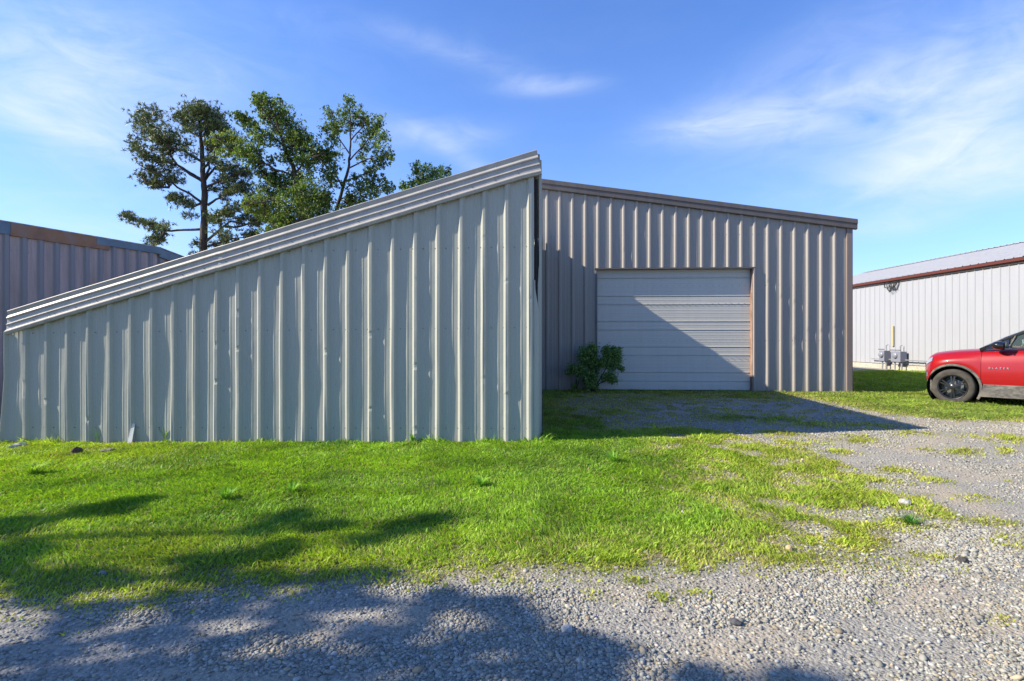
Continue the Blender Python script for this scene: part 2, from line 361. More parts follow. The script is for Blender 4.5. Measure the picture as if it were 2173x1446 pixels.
# ---- grass blades
SHX0, SHY0, WY = -7.09, 7.595, .0561
def front_y(X): return 7.197 - WY * X          # shed front wall line
def grass():
    P = []
    def scatter(n, x0, x1, y0, y1):
        X = rng.uniform(x0, x1, n); Y = rng.uniform(y0, y1, n); return X, Y
    parts = []
    X, Y = scatter(820000, -8.2, 9.0, 2.4, 7.75); parts.append((X, Y, 0))
    X, Y = scatter(230000, .3, 9.5, 6.8, 13.0); parts.append((X, Y, 1))
    X, Y = scatter(230000, 7.5, 18, 7.6, 24); parts.append((X, Y, 2))
    Vs = []; Cs = []; tot = 0
    for X, Y, kind in parts:
        k = inframe(X, Y, pad=160 if kind == 0 else 1500); X, Y = X[k], Y[k]
        fy = front_y(X)
        if kind == 0: k = (Y < fy - .01) | (X > .45)
        elif kind == 1: k = (X > .42 + .056 * (Y - 7.2)) & (Y < 13.095 - .0561 * X - .03) & (Y > 7.7)
        else: k = ~((X < 7.95 + .056 * (Y - 12.6)) & (Y > 12.6)) & (X < 15.0)
        X, Y = X[k], Y[k]
        d = lawn(X, Y)
        far = np.clip((Y - 4) / 9, 0, 1)
        keep = rng.random(len(X)) < d ** .8 * (1 - .2 * far); X, Y, d = X[keep], Y[keep], d[keep]
        if kind == 0:   # nearer blades smaller & denser
            keep = rng.random(len(X)) < np.clip(1.15 - .06 * Y, .55, 1.); X, Y, d = X[keep], Y[keep], d[keep]
        n = len(X); Z = gz(X, Y) - .004; far = np.clip((Y - 4) / 9, 0, 1)
        clump = fbm(X * 3.1, Y * 3.1, 201); fine = vnoise(X * 11, Y * 11, 205)
        h = .014 + .022 * rng.random(n) + .030 * sst(.48, .75, clump) * rng.random(n) ** 1.5 + .012 * fine
        h *= .55 + .5 * d
        h *= 1 + .35 * far * (kind > 0)
        # taller rank grass against the walls
        if kind == 0: h *= 1 + 3.6 * sst(.35, .7, vnoise(X * 3, Y * 0, 77)) * np.exp(-((front_y(X) - Y) / .10) ** 2) * (X < .5) * rng.random(n) ** 2
        w = (.0028 + .0026 * rng.random(n)) * (1 + .8 * far)
        big = rng.random(n) < .03; h[big] *= 1.5; w[big] *= 1.7
        th = rng.random(n) * 2 * np.pi
        # comb direction varies over patches
        cd = vnoise(X * 1.3, Y * 1.3, 209) * 2 * np.pi * 2
        ld = np.where(rng.random(n) < .45, cd + rng.normal(0, .6, n), th)
        lean = (.35 + .75 * rng.random(n)) * h
        lx, ly = np.cos(ld) * lean, np.sin(ld) * lean
        wx, wy = np.cos(th) * w, np.sin(th) * w
        zt = Z + h * (.9 - .35 * (lean / h - .35))
        b = np.stack([X, Y, Z], -1); W = np.stack([wx, wy, 0 * wx], -1)
        m = np.stack([X + lx * .38, Y + ly * .38, Z + (zt - Z) * .62], -1); tp = np.stack([X + lx, Y + ly, zt], -1)
        V = np.stack([b - W, b + W, m + W * .85, m - W * .85, tp], 1)
        # colour
        lush = sst(.25, .75, fbm(X * .8 + 3, Y * .8, 221) * .55 + fbm(X * 3, Y * 3, 223) * .45)
        dryness = np.clip(1.0 - d + .30 * (1 - sst(3.6, 4.6, Y + .05 * X)) + .50 * sst(.8, 3.2, X) * (Y < 8.5) + .35 * (1 - sst(-5.5, -2, X)) * sst(5, 7, Y) + (kind == 2) * .30, 0, 1)
        dryness = np.clip(dryness * .8 + .25 * (fbm(X * 2.2, Y * 2.2, 231) - .45), 0, 1)
        cg = np.array([.245, .42, .030]); cy = np.array([.47, .48, .075]); cdk = np.array([.095, .22, .022]); cs = np.array([.40, .32, .16])
        c = lerp(cdk, cg, np.clip(lush * .9 + rng.random(n) * .45 - .1, 0, 1)[:, None])
        c = lerp(c, cy, np.clip(dryness * 1.1 + (rng.random(n) - .5) * .35, 0, .9)[:, None])
        st = rng.random(n) < (.03 + .30 * dryness ** 1.5 + (kind == 1) * .08); c[st] = cs * rng.uniform(.6, 1.1, (st.sum(), 1))
        if kind == 1:
            br = np.maximum(sst(11.0, 12.3, Y) * sst(2.0, 4.0, X) * .9, .6 * sst(8, 9, Y)); c = lerp(c, np.array([.26, .22, .09]), (br * rng.random(n))[:, None])
        c *= rng.uniform(.70, 1.3, (n, 1)) * (.72 + .56 * fbm(X * 5.3, Y * 5.3, 241))[:, None]
        Vs.append(V.reshape(-1, 3)); Cs.append(np.repeat(c, 5, 0)); tot += n
    V = np.concatenate(Vs); C = np.concatenate(Cs); i = np.arange(tot) * 5
    F3 = np.stack([i, i + 1, i + 2, i, i + 2, i + 3, i + 3, i + 2, i + 4], -1).reshape(-1, 3)
    o = fast_mesh('grass', V, F3, M_grass, colr=C); tag(o, 'bright green mown grass in front of and between the metal buildings', 'grass', kind='stuff')
    print('blades', tot)
grass()
# ---- gravel stones
def ico():
    bm = bmesh.new(); bmesh.ops.create_icosphere(bm, subdivisions=1, radius=1); bm.verts.ensure_lookup_table()
    v = np.array([x.co[:] for x in bm.verts]); f = np.array([[q.index for q in p.verts] for p in bm.faces]); bm.free(); return v, f
IV, IF = ico()
def stones(X, Y, size, seed, sink=.25):
    r = np.random.default_rng(seed); n = len(X)
    jit = r.uniform(.72, 1.2, (n, 12, 1)); S = np.stack([size * r.uniform(.8, 1.35, n), size * r.uniform(.6, 1., n), size * r.uniform(.35, .7, n)], -1)
    V = IV[None] * jit * S[:, None, :]
    a = r.random(n) * 2 * np.pi; tl = r.normal(0, .25, n)
    z = V[..., 2] + V[..., 0] * np.sin(tl)[:, None]; x = V[..., 0] * np.cos(a)[:, None] - V[..., 1] * np.sin(a)[:, None]; y = V[..., 0] * np.sin(a)[:, None] + V[..., 1] * np.cos(a)[:, None]
    Z = gz(X, Y) + S[:, 2] * (1 - sink * 2) * .6
    P = np.stack([x + X[:, None], y + Y[:, None], z + Z[:, None]], -1)
    base = np.array([.295, .285, .240]) * r.uniform(.62, 1.35, (n, 1))
    tint = r.random(n); base[tint < .13] *= np.array([1.12, .98, .78]); base[tint > .86] *= np.array([.92, 1., 1.10]); base[(tint > .13) & (tint < .15)] = np.array([.44, .42, .38])
    return P.reshape(-1, 3), (IF[None] + (np.arange(n) * 12)[:, None, None]).reshape(-1, 3), np.repeat(base, 12, 0)
def gravel():
    Xs, Ys, Ss = [], [], []
    def sc(n, x0, x1, y0, y1, s0, s1, pw):
        X = rng.uniform(x0, x1, n); Y = rng.uniform(y0, y1, n); k = inframe(X, Y, .05, 160); X, Y = X[k], Y[k]
        d = lawn(X, Y); dens = .13 + .87 * sst(.38, .60, fbm(X * 1.6 + 9, Y * 2.4, 303))
        k = (rng.random(len(X)) < (1 - d) ** 1.5 * dens) & ((Y < front_y(X) - .1) | (X > .45)) & (Y < 13.0 - .056 * X)
        X, Y = X[k], Y[k]; Xs.append(X); Ys.append(Y); Ss.append(s0 + (s1 - s0) * rng.random(len(X)) ** pw)
    sc(250000, -4.6, 4.8, 2.1, 4.3, .0035, .0150, 2.2)
    sc(3500, -4.6, 4.8, 2.1, 4.6, .012, .026, 2.)
    sc(120000, 1.0, 11.5, 3.4, 9.0, .006, .018, 3.)
    sc(9000, 1.0, 9, 7.5, 12.8, .009, .024, 2.)
    X, Y, S = map(np.concatenate, (Xs, Ys, Ss)); V, Fc, C = stones(X, Y, S, 5)
    o = fast_mesh('gravel', V, Fc, M_stone, colr=C, smooth=False); tag(o, 'loose grey gravel covering the drive and the lane in front', 'gravel', kind='stuff'); print('stones', len(X))
gravel()

# ------------------------------------------------------------ ribbed metal walls
def rib_profile(s0, s1, first, pitch, h=.033, wb=.098, wt=.036, minor=.003, style='pbr'):
    """(s, out) polyline across a wall from s0 to s1"""
    pts = [(s0, 0.)]; k = math.floor((s0 - first) / pitch) - 1
    while True:
        c = first + k * pitch; k += 1
        if c - wb / 2 > s1: break
        seq = [(c - wb / 2, 0), (c - wt / 2, h), (c - wt / 4, h + .0006), (c + wt / 4, h + .0006), (c + wt / 2, h), (c + wb / 2, 0)]
        seq += [(c + wb / 2 + .012, 0)]
        for q in (1 / 3., 2 / 3.):
            m = c + wb / 2 + (pitch - wb) * q; seq += [(m - .014, 0), (m - .006, minor), (m + .006, minor), (m + .014, 0)]
        seq += [(c + pitch - wb / 2 - .055, 0), (c + pitch - wb / 2 - .025, 0)]
        for p in seq:
            if pts[-1][0] + 1e-4 < p[0] < s1 - 1e-4: pts.append(p)
    pts.append((s1, 0.)); return pts
def ribbed_wall(name, material, parent, s0, s1, zb, zt, first, pitch=.3048, dent=0., seed=0, rows=60, yoff=0., holes=None, screws=(), flip=1, flare=None, **kw):
    """wall sheet in local x (s) / z facing -y; zb, zt functions of s; holes (sa, sb, za, zb)"""
    prof = rib_profile(s0, s1, first, pitch, **kw)
    def sheet(mb, pr, zb, zt, rows):
        S = np.array([p[0] for p in pr]); O = np.array([p[1] for p in pr]); Zb = np.array([zb(s) for s in S]); Zt = np.array([zt(s) for s in S])
        T = np.linspace(0, 1, rows + 1)[:, None]; Z = Zb + (Zt - Zb) * T; SS = np.repeat(S[None], rows + 1, 0); OO = np.repeat(O[None], rows + 1, 0)
        if dent:
            ribk = np.floor((SS - first) / pitch + .5)
            # oil-canning of the flats plus knocks in the ribs near the ground
            ph = (SS - first) / pitch % 1.0
            w = dent * (fbm(SS * 1.9 + 3, Z * .75, seed + 1, 3) - .5) * 1.6
            side = sst(.35, .85, ph)
            a2 = vnoise(ribk * 7.3, Z * 1.1 + ribk * 3.7, seed + 4) - .35
            w = w + dent * 1.3 * side * (1 - sst(.9, 1.0, ph)) * a2 * (1.4 - .8 * T)
            w = w + dent * .25 * (fbm(SS * 9, Z * 5, seed + 8, 2) - .5)
            kn = sst(.86, .95, vnoise(ribk * 5.1, Z * 6.0 + ribk * 1.3, seed + 9)) * (OO > .01)
            OO = OO + w - kn * .010 * (1.3 - T)
            SS = SS + (vnoise(ribk * 3.3, Z * 1.6 + ribk, seed + 12) - .5) * dent * .35 * (OO > -.02)
        if flare is not None:
            SS, OO = flare(SS, OO, Z)
        grid = [[(SS[i, j], -(OO[i, j] + yoff) * flip, Z[i, j]) for j in range(len(S))] for i in range(rows + 1)]
        mb.sheet(grid)
        return S, O
    mb = MB()
    if not holes: sheet(mb, prof, zb, zt, rows)
    else:
        sa, sb, hz = holes
        def cut(a, b):
            pr = [p for p in prof if a < p[0] < b]
            def o(s):
                return float(np.interp(s, [p[0] for p in prof], [p[1] for p in prof]))
            return [(a, o(a))] + pr + [(b, o(b))]
        sheet(mb, cut(s0, sa) if sa > s0 else [], zb, zt, rows); sheet(mb, cut(sb, s1), zb, zt, rows); sheet(mb, cut(sa, sb), lambda s: hz, zt, rows // 3)
    for (za, step_off) in screws:    # screw heads on the ribs' feet
        s = first - .045
        while s < s1:
            for q in (-.0, .142):
                c = s + q + step_off
                if s0 + .02 < c < s1 - .02:
                    z = za(c)
                    if zb(c) < z < zt(c) - .03:
                        yo = -(yoff + .002) * flip
                        n = 6; r = .0065; d = -.006 * flip
                        vs = [(c + r * math.cos(2 * math.pi * k / n), yo + dd, z + r * math.sin(2 * math.pi * k / n)) for dd in (0.012 * flip, d) for k in range(n)]
                        mb.add(vs, [(k, (k + 1) % n, (k + 1) % n + n, k + n) for k in range(n)] + [tuple(range(n, 2 * n))], 1)
            s += pitch
    return mb.build(name, [material, M_screw], parent)

# ============================================================ the pale green shed with one sloping roof
YAW = -math.atan(WY)
SL = 7.398
shed = thing('metal_shed', 'pale grey green ribbed metal shed with a single roof slope rising to the right', 'shed', (SHX0, SHY0, 0), YAW)
ztrim = lambda s: 1.846 + (3.953 - 1.846) / 7.4 * s          # top line of rake trim
zwall = lambda s: ztrim(s) - .27
def shflare(S, O, Z):
    k = (1 - sst(0, .35, S)) * np.clip((.95 - Z) / 1.05, 0, 1); S = S - .055 * k; O = O + .03 * k
    k2 = sst(SL - .25, SL, S) * (1 - sst(.0, .5, Z)); return S, O + .012 * k2
ribbed_wall('front_wall', M_shed, shed, 0, SL - .005, lambda s: -.16 + .012 * s, zwall, .30, .3062, dent=.0115, seed=3, rows=90, flare=shflare,
            screws=[(lambda s: .235 + .0068 * s, 0), (lambda s: 1.55 + .010 * s, 0), (lambda s: 2.62 + .01 * s, 0)])
# right side wall: ribbed, stands a little out from the front sheet, with a torn wavy front edge
def side_wall():
    prof = rib_profile(.02, 5.85, .35, .3048); mb = MB(); rows = 70; g = []
    for i in range(rows + 1):
        t_ = i / rows; row = []
        for j, (s, o) in enumerate(prof):
            z = -.1 + t_ * (3.86 + .1)
            y = s; x = SL + .062 + o - .0
            if s < .6:
                k = 1 - s / .6
                bend = sst(1.9, 2.35, z)               # above this the edge has sprung outwards
                x += k * (-.044 * (1 - bend) + .0 * bend)
                y += k * (-.02 * (1 - bend) + .03)
                if 1.98 < z < 2.42: x += k * .010 * math.sin(z * 110)
            row.append((x, y, z))
        g.append(row)
    mb.sheet(g); return mb.build('side_wall', M_shed, shed, solid=.003)
side_wall()
ribbed_wall('back_wall', M_shed, shed, 0, SL, lambda s: -.1, lambda s: ztrim(s) - .12, .30, .3062, rows=4, yoff=-5.84, flip=1)
mb = MB(); prof = rib_profile(.02, 5.82, .3, .3048)
mb.sheet([[(-.0 - o, s, z) for s, o in prof] for z in (-.1, .5, 1.0, 1.72)]); mb.build('side_wall', M_shed, shed)
# roof sheet with ribs running up the slope
mb = MB(); prof = rib_profile(-.0, 5.80, .1, .3048)
mb.sheet([[(x, y, ztrim(x) - .055 + o) for y, o in prof] for x in (.02, 1.8, 3.7, 5.5, SL + .07)]); mb.build('roof', M_trim, shed, solid=.002)
# rake trim: folded profile swept along the slope
def rake(name, prof, s0, s1, m, parent, line, n=24, wob=.0, endcut=.0, seed=1):
    mb = MB(); g = []
    for i in range(n + 1):
        s = lerp(s0, s1, i / n); dz = wob * (float(vnoise(s * 1.1, 0, seed)) - .5)
        g.append([(s + (endcut * (-z) if i == n else 0), -p - wob * (float(vnoise(s * 1.7, 5, seed)) - .5), line(s) + z + dz) for p, z in prof])
    mb.sheet(g); return mb.build(name, m, parent, solid=.0012)
TP = [(-.10, .004), (.035, .004), (.038, -.004), (.024, -.062), (.052, -.098), (.050, -.112), (.036, -.116), (.040, -.178), (.058, -.192), (.056, -.200), (.044, -.206), (.050, -.262), (.080, -.286), (.082, -.296), (.070, -.332), (.035, -.336)]
rake('rake_trim', TP, .055, 3.16, M_trim, shed, ztrim, wob=.008, seed=2)
rake('rake_trim', [(p + .003, z) for p, z in TP], 3.10, 7.43, M_trim, shed, ztrim, wob=.008, endcut=.20, seed=6)
for k in range(23):
    s = .45 + k * .3062; z = ztrim(s) - .236; mb = MB(); mb.tube([(s, -.040, z), (s, -.056, z)], .007, 6); mb.build('screw', M_screw, shed)
# near-black box standing in for the shade in the open corner gap
mb = MB(); mb.box(SL + .003, SL + .045, .03, .09, -.1, 3.6); mb.build('corner_gap_shade', M_dark, shed)
# bent corner flashing on lower part
mb = MB(); g = []
for i in range(41):
    z = -.05 + i / 40 * 2.3; wv = .008 * (float(vnoise(z * 3, 1, 8)) - .5) * 2; w_ = .050 * (1 - sst(1.75, 2.2, z)) + .012
    g.append([(SL - .01, -.001, z), (SL + .0, -.014 + wv, z), (SL + w_ * .6, -.010 + wv, z), (SL + w_, .012 + wv, z)])
mb.sheet(g); mb.build('corner_flashing', M_shed, shed, solid=.0015)

# ============================================================ taupe building with the roller door
TL = 8.229; TX, TY = -.302, 13.11
tanb = thing('metal_building', 'taupe ribbed metal building with a white roll up door, behind the pale shed', 'building', (TX, TY, 0), YAW)
zt2 = lambda s: 5.334 - .145 * (s - .957)
DS0, DS1, DZ = 2.333, 5.983, 3.16
ribbed_wall('front_wall', M_tan, tanb, 0, TL - .10, lambda s: .1, lambda s: zt2(s) - .12, 1.152, .3048, dent=.0045, seed=40, rows=40, holes=(DS0, DS1, DZ), h=.034,
            screws=[(lambda s: 1.45, 0), (lambda s: 2.75, 0), (lambda s: 3.95, 0)])
prof = rib_profile(0, 12, .2, .3048)
mb = MB(); mb.sheet([[(TL + o * .8 - .03, s + .03, z) for s, o in prof] for z in (.1, 2., zt2(TL) - .1)]); mb.build('side_wall', M_tan, tanb)
mb = MB(); mb.sheet([[(-o, s + .03, z) for s, o in prof] for z in (.1, 2., zt2(0) - .1)]); mb.build('side_wall', M_tan, tanb)
ribbed_wall('back_wall', M_tan, tanb, 0, TL, lambda s: .1, lambda s: zt2(s) - .12, .2, .3048, rows=3, yoff=-12.0)
mb = MB(); prof = rib_profile(-.02, 12.1, .1, .3048)
mb.sheet([[(x, y, zt2(x) - .05 + o * .6) for y, o in prof] for x in (-.1, 4, TL + .08)]); mb.build('roof', M_tantrim, tanb, solid=.003)
RP = [(-.10, .0), (.075, .0), (.095, -.012), (.098, -.105), (.082, -.118), (.080, -.225), (.066, -.238), (.0, -.240)]
for a, b in ((-.1, 2.39), (2.36, TL + .10)):
    rake('rake_trim', RP if a < 0 else [(p + .002, z + .002) for p, z in RP], a, b, M_tantrim, tanb, zt2, n=10, wob=.005, seed=int(a * 3 + 9))
# corner trim with a vertical fold
mb = MB(); mb.box(TL - .115, TL + .012, -.040, .012, .1, zt2(TL) - .2); mb.box(TL - .03, TL + .03, -.020, .06, .1, zt2(TL) - .2)
mb.build('corner_trim', panel_mat('corner_bronze', (.21, .17, .15), .5, dirt_amt=.2), tanb, bevel=.006)
# white stone-ish slab line under door
mb = MB(); mb.box(DS0 - .2, DS1 + .2, -.10, .6, .0, .238); mb.build('door_slab', M_conc, tanb, bevel=.01)
# door opening trims
DR = .125
mb = MB(); mb.box(DS0 - .05, DS1 + .05, -.045, DR + .02, DZ - .012, DZ + .022); mb.build('door_header', M_tantrim, tanb)
mb = MB(); mb.box(DS0 - .02, DS0 + .012, -.038, DR + .02, .20, DZ - .012); mb.build('door_jamb', mat('bronze_jamb', (.10, .10, .11), .5), tanb)
mb = MB(); mb.box(DS1 - .012, DS1 + .012, -.004, DR + .02, .20, DZ - .012); o = mb.build('door_jamb', M_rust, tanb); o['label'] = 'rusty orange brown right door jamb'
mb = MB(); mb.box(DS1 + .013, DS1 + .040, -.046, .02, .20, DZ - .012); mb.build('jamb_trim', M_tan, tanb)
# door: corrugated sections
def door():
    mb = MB(); zb_, zt_ = .245, DZ + .02; zs = [(zb_, 0.)]; z = zb_; step = .1985
    k = 0
    cuts = [0, .22, .43, .84, 1.04, 1.45, 1.65, 2.06, 2.26, 2.69, 3.1]
    for k, (ca, cb) in enumerate(zip(cuts, cuts[1:])):
        z0 = zb_ + ca; step = cb - ca
        if k: # bold groove
            zs += [(z0 - .012, .0), (z0 - .006, -.014), (z0 + .006, -.014), (z0 + .016, .010)]
        nn = 4 if step < .3 else 9
        for q in range(1, nn + 1):
            a = z0 + .02 + (step - .036) * (q - .5) / nn
            zs += [(a - .007, .001), (a, .0045 if q % 2 else .002), (a + .007, .001)]
    zs = [p for p in zs if p[0] < zt_] + [(zt_, 0)]
    xs = np.linspace(DS0 + .006, DS1 - .010, 30)
    g = [[(x, DR - o + .006 * (float(vnoise(x * .9, z * 1.3, 77)) - .5), z) for x in xs] for z, o in zs]
    mb.sheet(g); return mb.build('roll_up_door', M_door, tanb)
d = door()
mb = MB(); mb.box(DS0 + .006, DS1 - .01, DR - .022, DR + .01, .243, .268); mb.build('bottom_seal', M_dark, d)

# ============================================================ weathered building on the left
P0 = Vector((-10.34, 11.0, 0)); LD = Vector((.34, .94, 0)).normalized()
LYAW = math.atan2(LD.y, LD.x)
oldb = thing('old_metal_building', 'weathered purplish grey metal building with blue and rusty brown eave trim', 'building', P0, LYAW)
zt3 = lambda s: 3.87 if s < 3.3 else 3.87 - .20 * (s - 3.3)
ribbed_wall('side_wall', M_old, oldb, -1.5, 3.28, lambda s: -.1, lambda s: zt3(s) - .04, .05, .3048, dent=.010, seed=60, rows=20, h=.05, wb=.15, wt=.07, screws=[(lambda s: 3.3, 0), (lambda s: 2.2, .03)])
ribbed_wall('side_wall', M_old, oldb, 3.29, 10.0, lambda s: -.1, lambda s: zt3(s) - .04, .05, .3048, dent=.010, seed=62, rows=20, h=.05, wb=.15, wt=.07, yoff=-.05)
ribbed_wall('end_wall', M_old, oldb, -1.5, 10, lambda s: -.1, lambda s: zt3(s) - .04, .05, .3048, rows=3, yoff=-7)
mb = MB(); mb.box(-1.5, -1.46, .0, 7, -.1, 3.82); mb.build('gable_wall', M_old, oldb)
mb = MB(); mb.box(9.96, 10.0, .05, 7, -.1, 2.5); mb.build('gable_wall', M_old, oldb)
mb = MB(); mb.sheet([[(-1.55, -.09, 3.875), (3.3, -.09, 3.875), (10.1, -.09, 2.51)], [(-1.55, 7.1, 3.875), (3.3, 7.1, 3.875), (10.1, 7.1, 2.51)]]); mb.build('roof', M_old, oldb, solid=.02)
def eave(name, s0, s1, m, h, out, line=lambda s: 3.87):
    mb = MB(); mb.sheet([[(s, -o, line(s) + z) for o, z in ((-.02, .012), (out, .012), (out + .012, -.01), (out + .004, -h), (out - .03, -h - .008))] for s in np.linspace(s0, s1, 6)]); o = mb.build(name, m, oldb, solid=.003); return o
eave('eave_trim', -1.5, .13, M_blue, .26, .060)
eave('eave_trim', .10, 2.05, M_brown, .27, .066)
eave('eave_trim', 1.75, 3.34, M_blue, .17, .072)
eave('eave_trim', 3.30, 10.05, M_blue, .24, .055, lambda s: 3.87 - .20 * (s - 3.3))

# ============================================================ white building on the right
whb = thing('white_metal_building', 'long white metal building with dark red eave trim behind the red car', 'building', (15.07, 9.0, 0), R(90))
# local x runs along +Y, local -y points... wall faces -X => local +y ; use flip
prof = rib_profile(0, 24, .1, .3048, h=.024, wb=.052, wt=.018, minor=.0015)
mb = MB(); mb.sheet([[(s, o, z) for s, o in prof] for z in (.52, 1.6, 2.7, 3.86)]); mb.build('front_wall', M_white, whb)
mb = MB(); mb.box(0, 24, -.2, .035, -.2, .50); mb.build('footing', M_conc, whb, bevel=.01)
mb = MB(); mb.sheet([[(0, 0, .4), (0, -13, .4)], [(0, 0, 3.86), (0, -6.53, 5.5)], [(0, 0, 3.86), (0, -13, 3.86)]][:2]); mb.add([(0, -6.53, 5.5), (0, -13, 3.86), (0, -13, .4)], [(0, 1, 2)])
mb.add([(24, 0, .4), (24, -13, .4), (24, -13, 3.86), (24, -6.53, 5.5), (24, 0, 3.86)], [(0, 1, 2, 3, 4)]); mb.add([(0, -13, .4), (24, -13, .4), (24, -13, 3.86), (0, -13, 3.86)], [(0, 1, 2, 3)])
mb.build('end_wall', M_white, whb)
prof = rib_profile(-.2, 24.2, .1, .3048, h=.024, wb=.06, wt=.02)
mb = MB(); mb.sheet([[(s, .16, 3.905 + o) for s, o in prof], [(s, -6.53, 5.58 + o) for s, o in prof], [(s, -13.2, 3.905 + o) for s, o in prof]]); mb.build('roof', M_roofw, whb, solid=.003)
mb = MB(); prof2 = rib_profile(-.2, 24.2, .1, .3048, h=.02, wb=.12, wt=.08)
mb.sheet([[(s, -6.33, 5.575 + o) for s, o in prof2], [(s, -6.53, 5.635 + o) for s, o in prof2], [(s, -6.73, 5.575 + o) for s, o in prof2]]); mb.build('ridge_cap', M_roofw, whb, solid=.003)
mb = MB(); mb.box(-.15, 24.1, .035, .15, 3.80, 3.895); mb.build('eave_trim', M_red, whb, bevel=.008)
mb = MB(); mb.box(-.1, 24.1, .02, .06, 3.74, 3.80); mb.build('eave_board', mat('stained_board', (.26, .19, .13), .8), whb)

def on_white(xp, yp): # point on the white wall seen at pixel
    Y = 15.0 * F / (xp - CX); return Vector((15.03, Y, CZ - (yp - CY) / F * Y))
# utility meters, conduit and wires on that wall
M_met = mat('meter_grey', (.17, .18, .22), .7, .0); M_pipe = mat('grey_pipe', (.30, .31, .32), .5, .4)
def meter(xp, label, w, h):
    p = on_white(xp, 775); g = float(hgt(14.8, p.y))
    t_ = thing('utility_meter', label, 'meter', (14.86, p.y, g), 0)
    mb = MB(); mb.box(-.13, .12, -w, w, .32, .32 + h); mb.build('cabinet', M_met, t_, bevel=.012)
    mb = MB(); Mx = Matrix.Translation((-.13, 0, .32 + h * .62)) @ Matrix.Rotation(R(-90), 4, 'Y'); mb.lathe([(0, .075), (.09, .07), (.12, .03), (.125, 0)], 20, Mx); mb.build('dial', mat('meter_glass', (.20, .21, .24), .3), t_, smooth=True)
    mb = MB(); mb.tube([(-.02, -w * .7, 0), (-.02, -w * .7, .34)], .03); mb.build('pipe', M_pipe, t_)
    mb = MB(); mb.tube([(-.02, w * .7, 0), (-.02, w * .7, .34)], .03); mb.build('pipe', M_pipe, t_)
    mb = MB(); mb.tube([(.06, 0, .3 + h), (.06, 0, .52 + h), (.13, 0, .56 + h)], .022); mb.build('conduit', M_pipe, t_)
    mb = MB(); mb.box(-.16, -.12, -w * 1.05, w * 1.05, .36 + h, .385 + h); mb.build('bracket', M_dark, t_)
meter(1885, 'narrow dark grey utility meter at the foot of the white wall, left one', .15, .42)
meter(1915, 'wider dark grey utility meter at the foot of the white wall, right one', .26, .40)
p1, p2 = on_white(1893, 692), on_white(1893, 735)
mb = MB(); mb.box(-.02, .015, -.05, .05, p2.z, p1.z); o = mb.build('yellow_strip', mat('yellow_strip', (.38, .31, .17), .8), None, loc=(15.03, p1.y, 0), bevel=.008); tag(o, 'faded yellow vertical marker strip fixed on the white wall', 'marker strip')
# yellowed stain is a patch of dirt; cable bundle under the eave
c0 = on_white(1890, 605); mb = MB()
for k in range(9):
    a = random.uniform(-.5, .5); b = random.uniform(-.5, .5); dz = random.uniform(.15, .5)
    mb.tube([(-.08, a, .12), (-.13, a * .7, -.05 - dz * .2), (-.12, (a + b) / 2, -dz * .6), (-.10, b * .8, -dz * .3), (-.06, b, .12)], .012, 5)
o = mb.build('cable_bundle', M_dark, None, loc=(15.05, c0.y, c0.z), smooth=True); tag(o, 'tangled black cable bundle hanging under the red eave of the white building', 'cables')
mb = MB(); mb.tube([(14.93, 15, .72), (14.93, 22.5, .70)], .022, 6); o = mb.build('horizontal_pipe', M_pipe); tag(o, 'thin grey pipe running low along the white wall', 'pipe')

# ============================================================ trees
def tree_plane(Y, depth=1.6):
    """zoomed sketch coordinates -> world point at that distance"""
    def f(x, y, dy=0.): return px(240 + x / 2.936, 180 + y / 2.936, Y + dy)
    return f
def leaves(blobs, f, Y, n_per, size, cols, seed, flat=.0, depth=1.0, squash=1.0):
    r = np.random.default_rng(seed); Vs = []; Cs = []
    sc = Y / F / 2.936
    for bi, (bx, by, rx, ry, *ex) in enumerate(blobs):
        dy = ex[0] if ex else r.uniform(-1, 1) * depth; c = np.array(f(bx, by, dy))
        a = rx * sc; b = ry * sc; n = max(12, int(n_per * .75 * (rx * ry) / 3000.))
        # small sprays of leaves inside the blob
        ns = max(4, n // 9)
        d = np.clip(r.normal(0, .56, (ns, 3)), -.95, .95); q = 1.0
        S = c + d * q * np.array([a, (a + b) * .5, b]) * 1.18
        P = np.repeat(S, 9, 0) + r.normal(0, 1, (ns * 9, 3)) * min(a, b) * .17
        P = P[:, :]; m = len(P)
        u = r.normal(0, 1, (m, 3)); u /= np.linalg.norm(u, axis=1)[:, None]; v = np.cross(u, r.normal(0, 1, (m, 3))); v /= np.linalg.norm(v, axis=1)[:, None]
        s = size * r.uniform(.55, 1.25, (m, 1)); u = u * s; v = v * s * .62
        V = np.stack([P - u, P - v * .9 + u * .1, P + u, P + v * .9 + u * .1], 1)
        cc = cols[0] + (cols[1] - cols[0]) * r.random((m, 1)) ** 1.3
        cc = cc * (r.uniform(.8, 1.2)) * np.repeat(r.uniform(.55, 1.55, (ns, 1)), 9, 0) * r.uniform(.8, 1.2, (m, 1))
        if len(ex) > 1: cc = lerp(cc, np.array(ex[1]), .6)
        Vs.append(V.reshape(-1, 3)); Cs.append(np.repeat(cc, 4, 0))
    V = np.concatenate(Vs); C = np.concatenate(Cs); return V, np.arange(len(V)).reshape(-1, 4), C
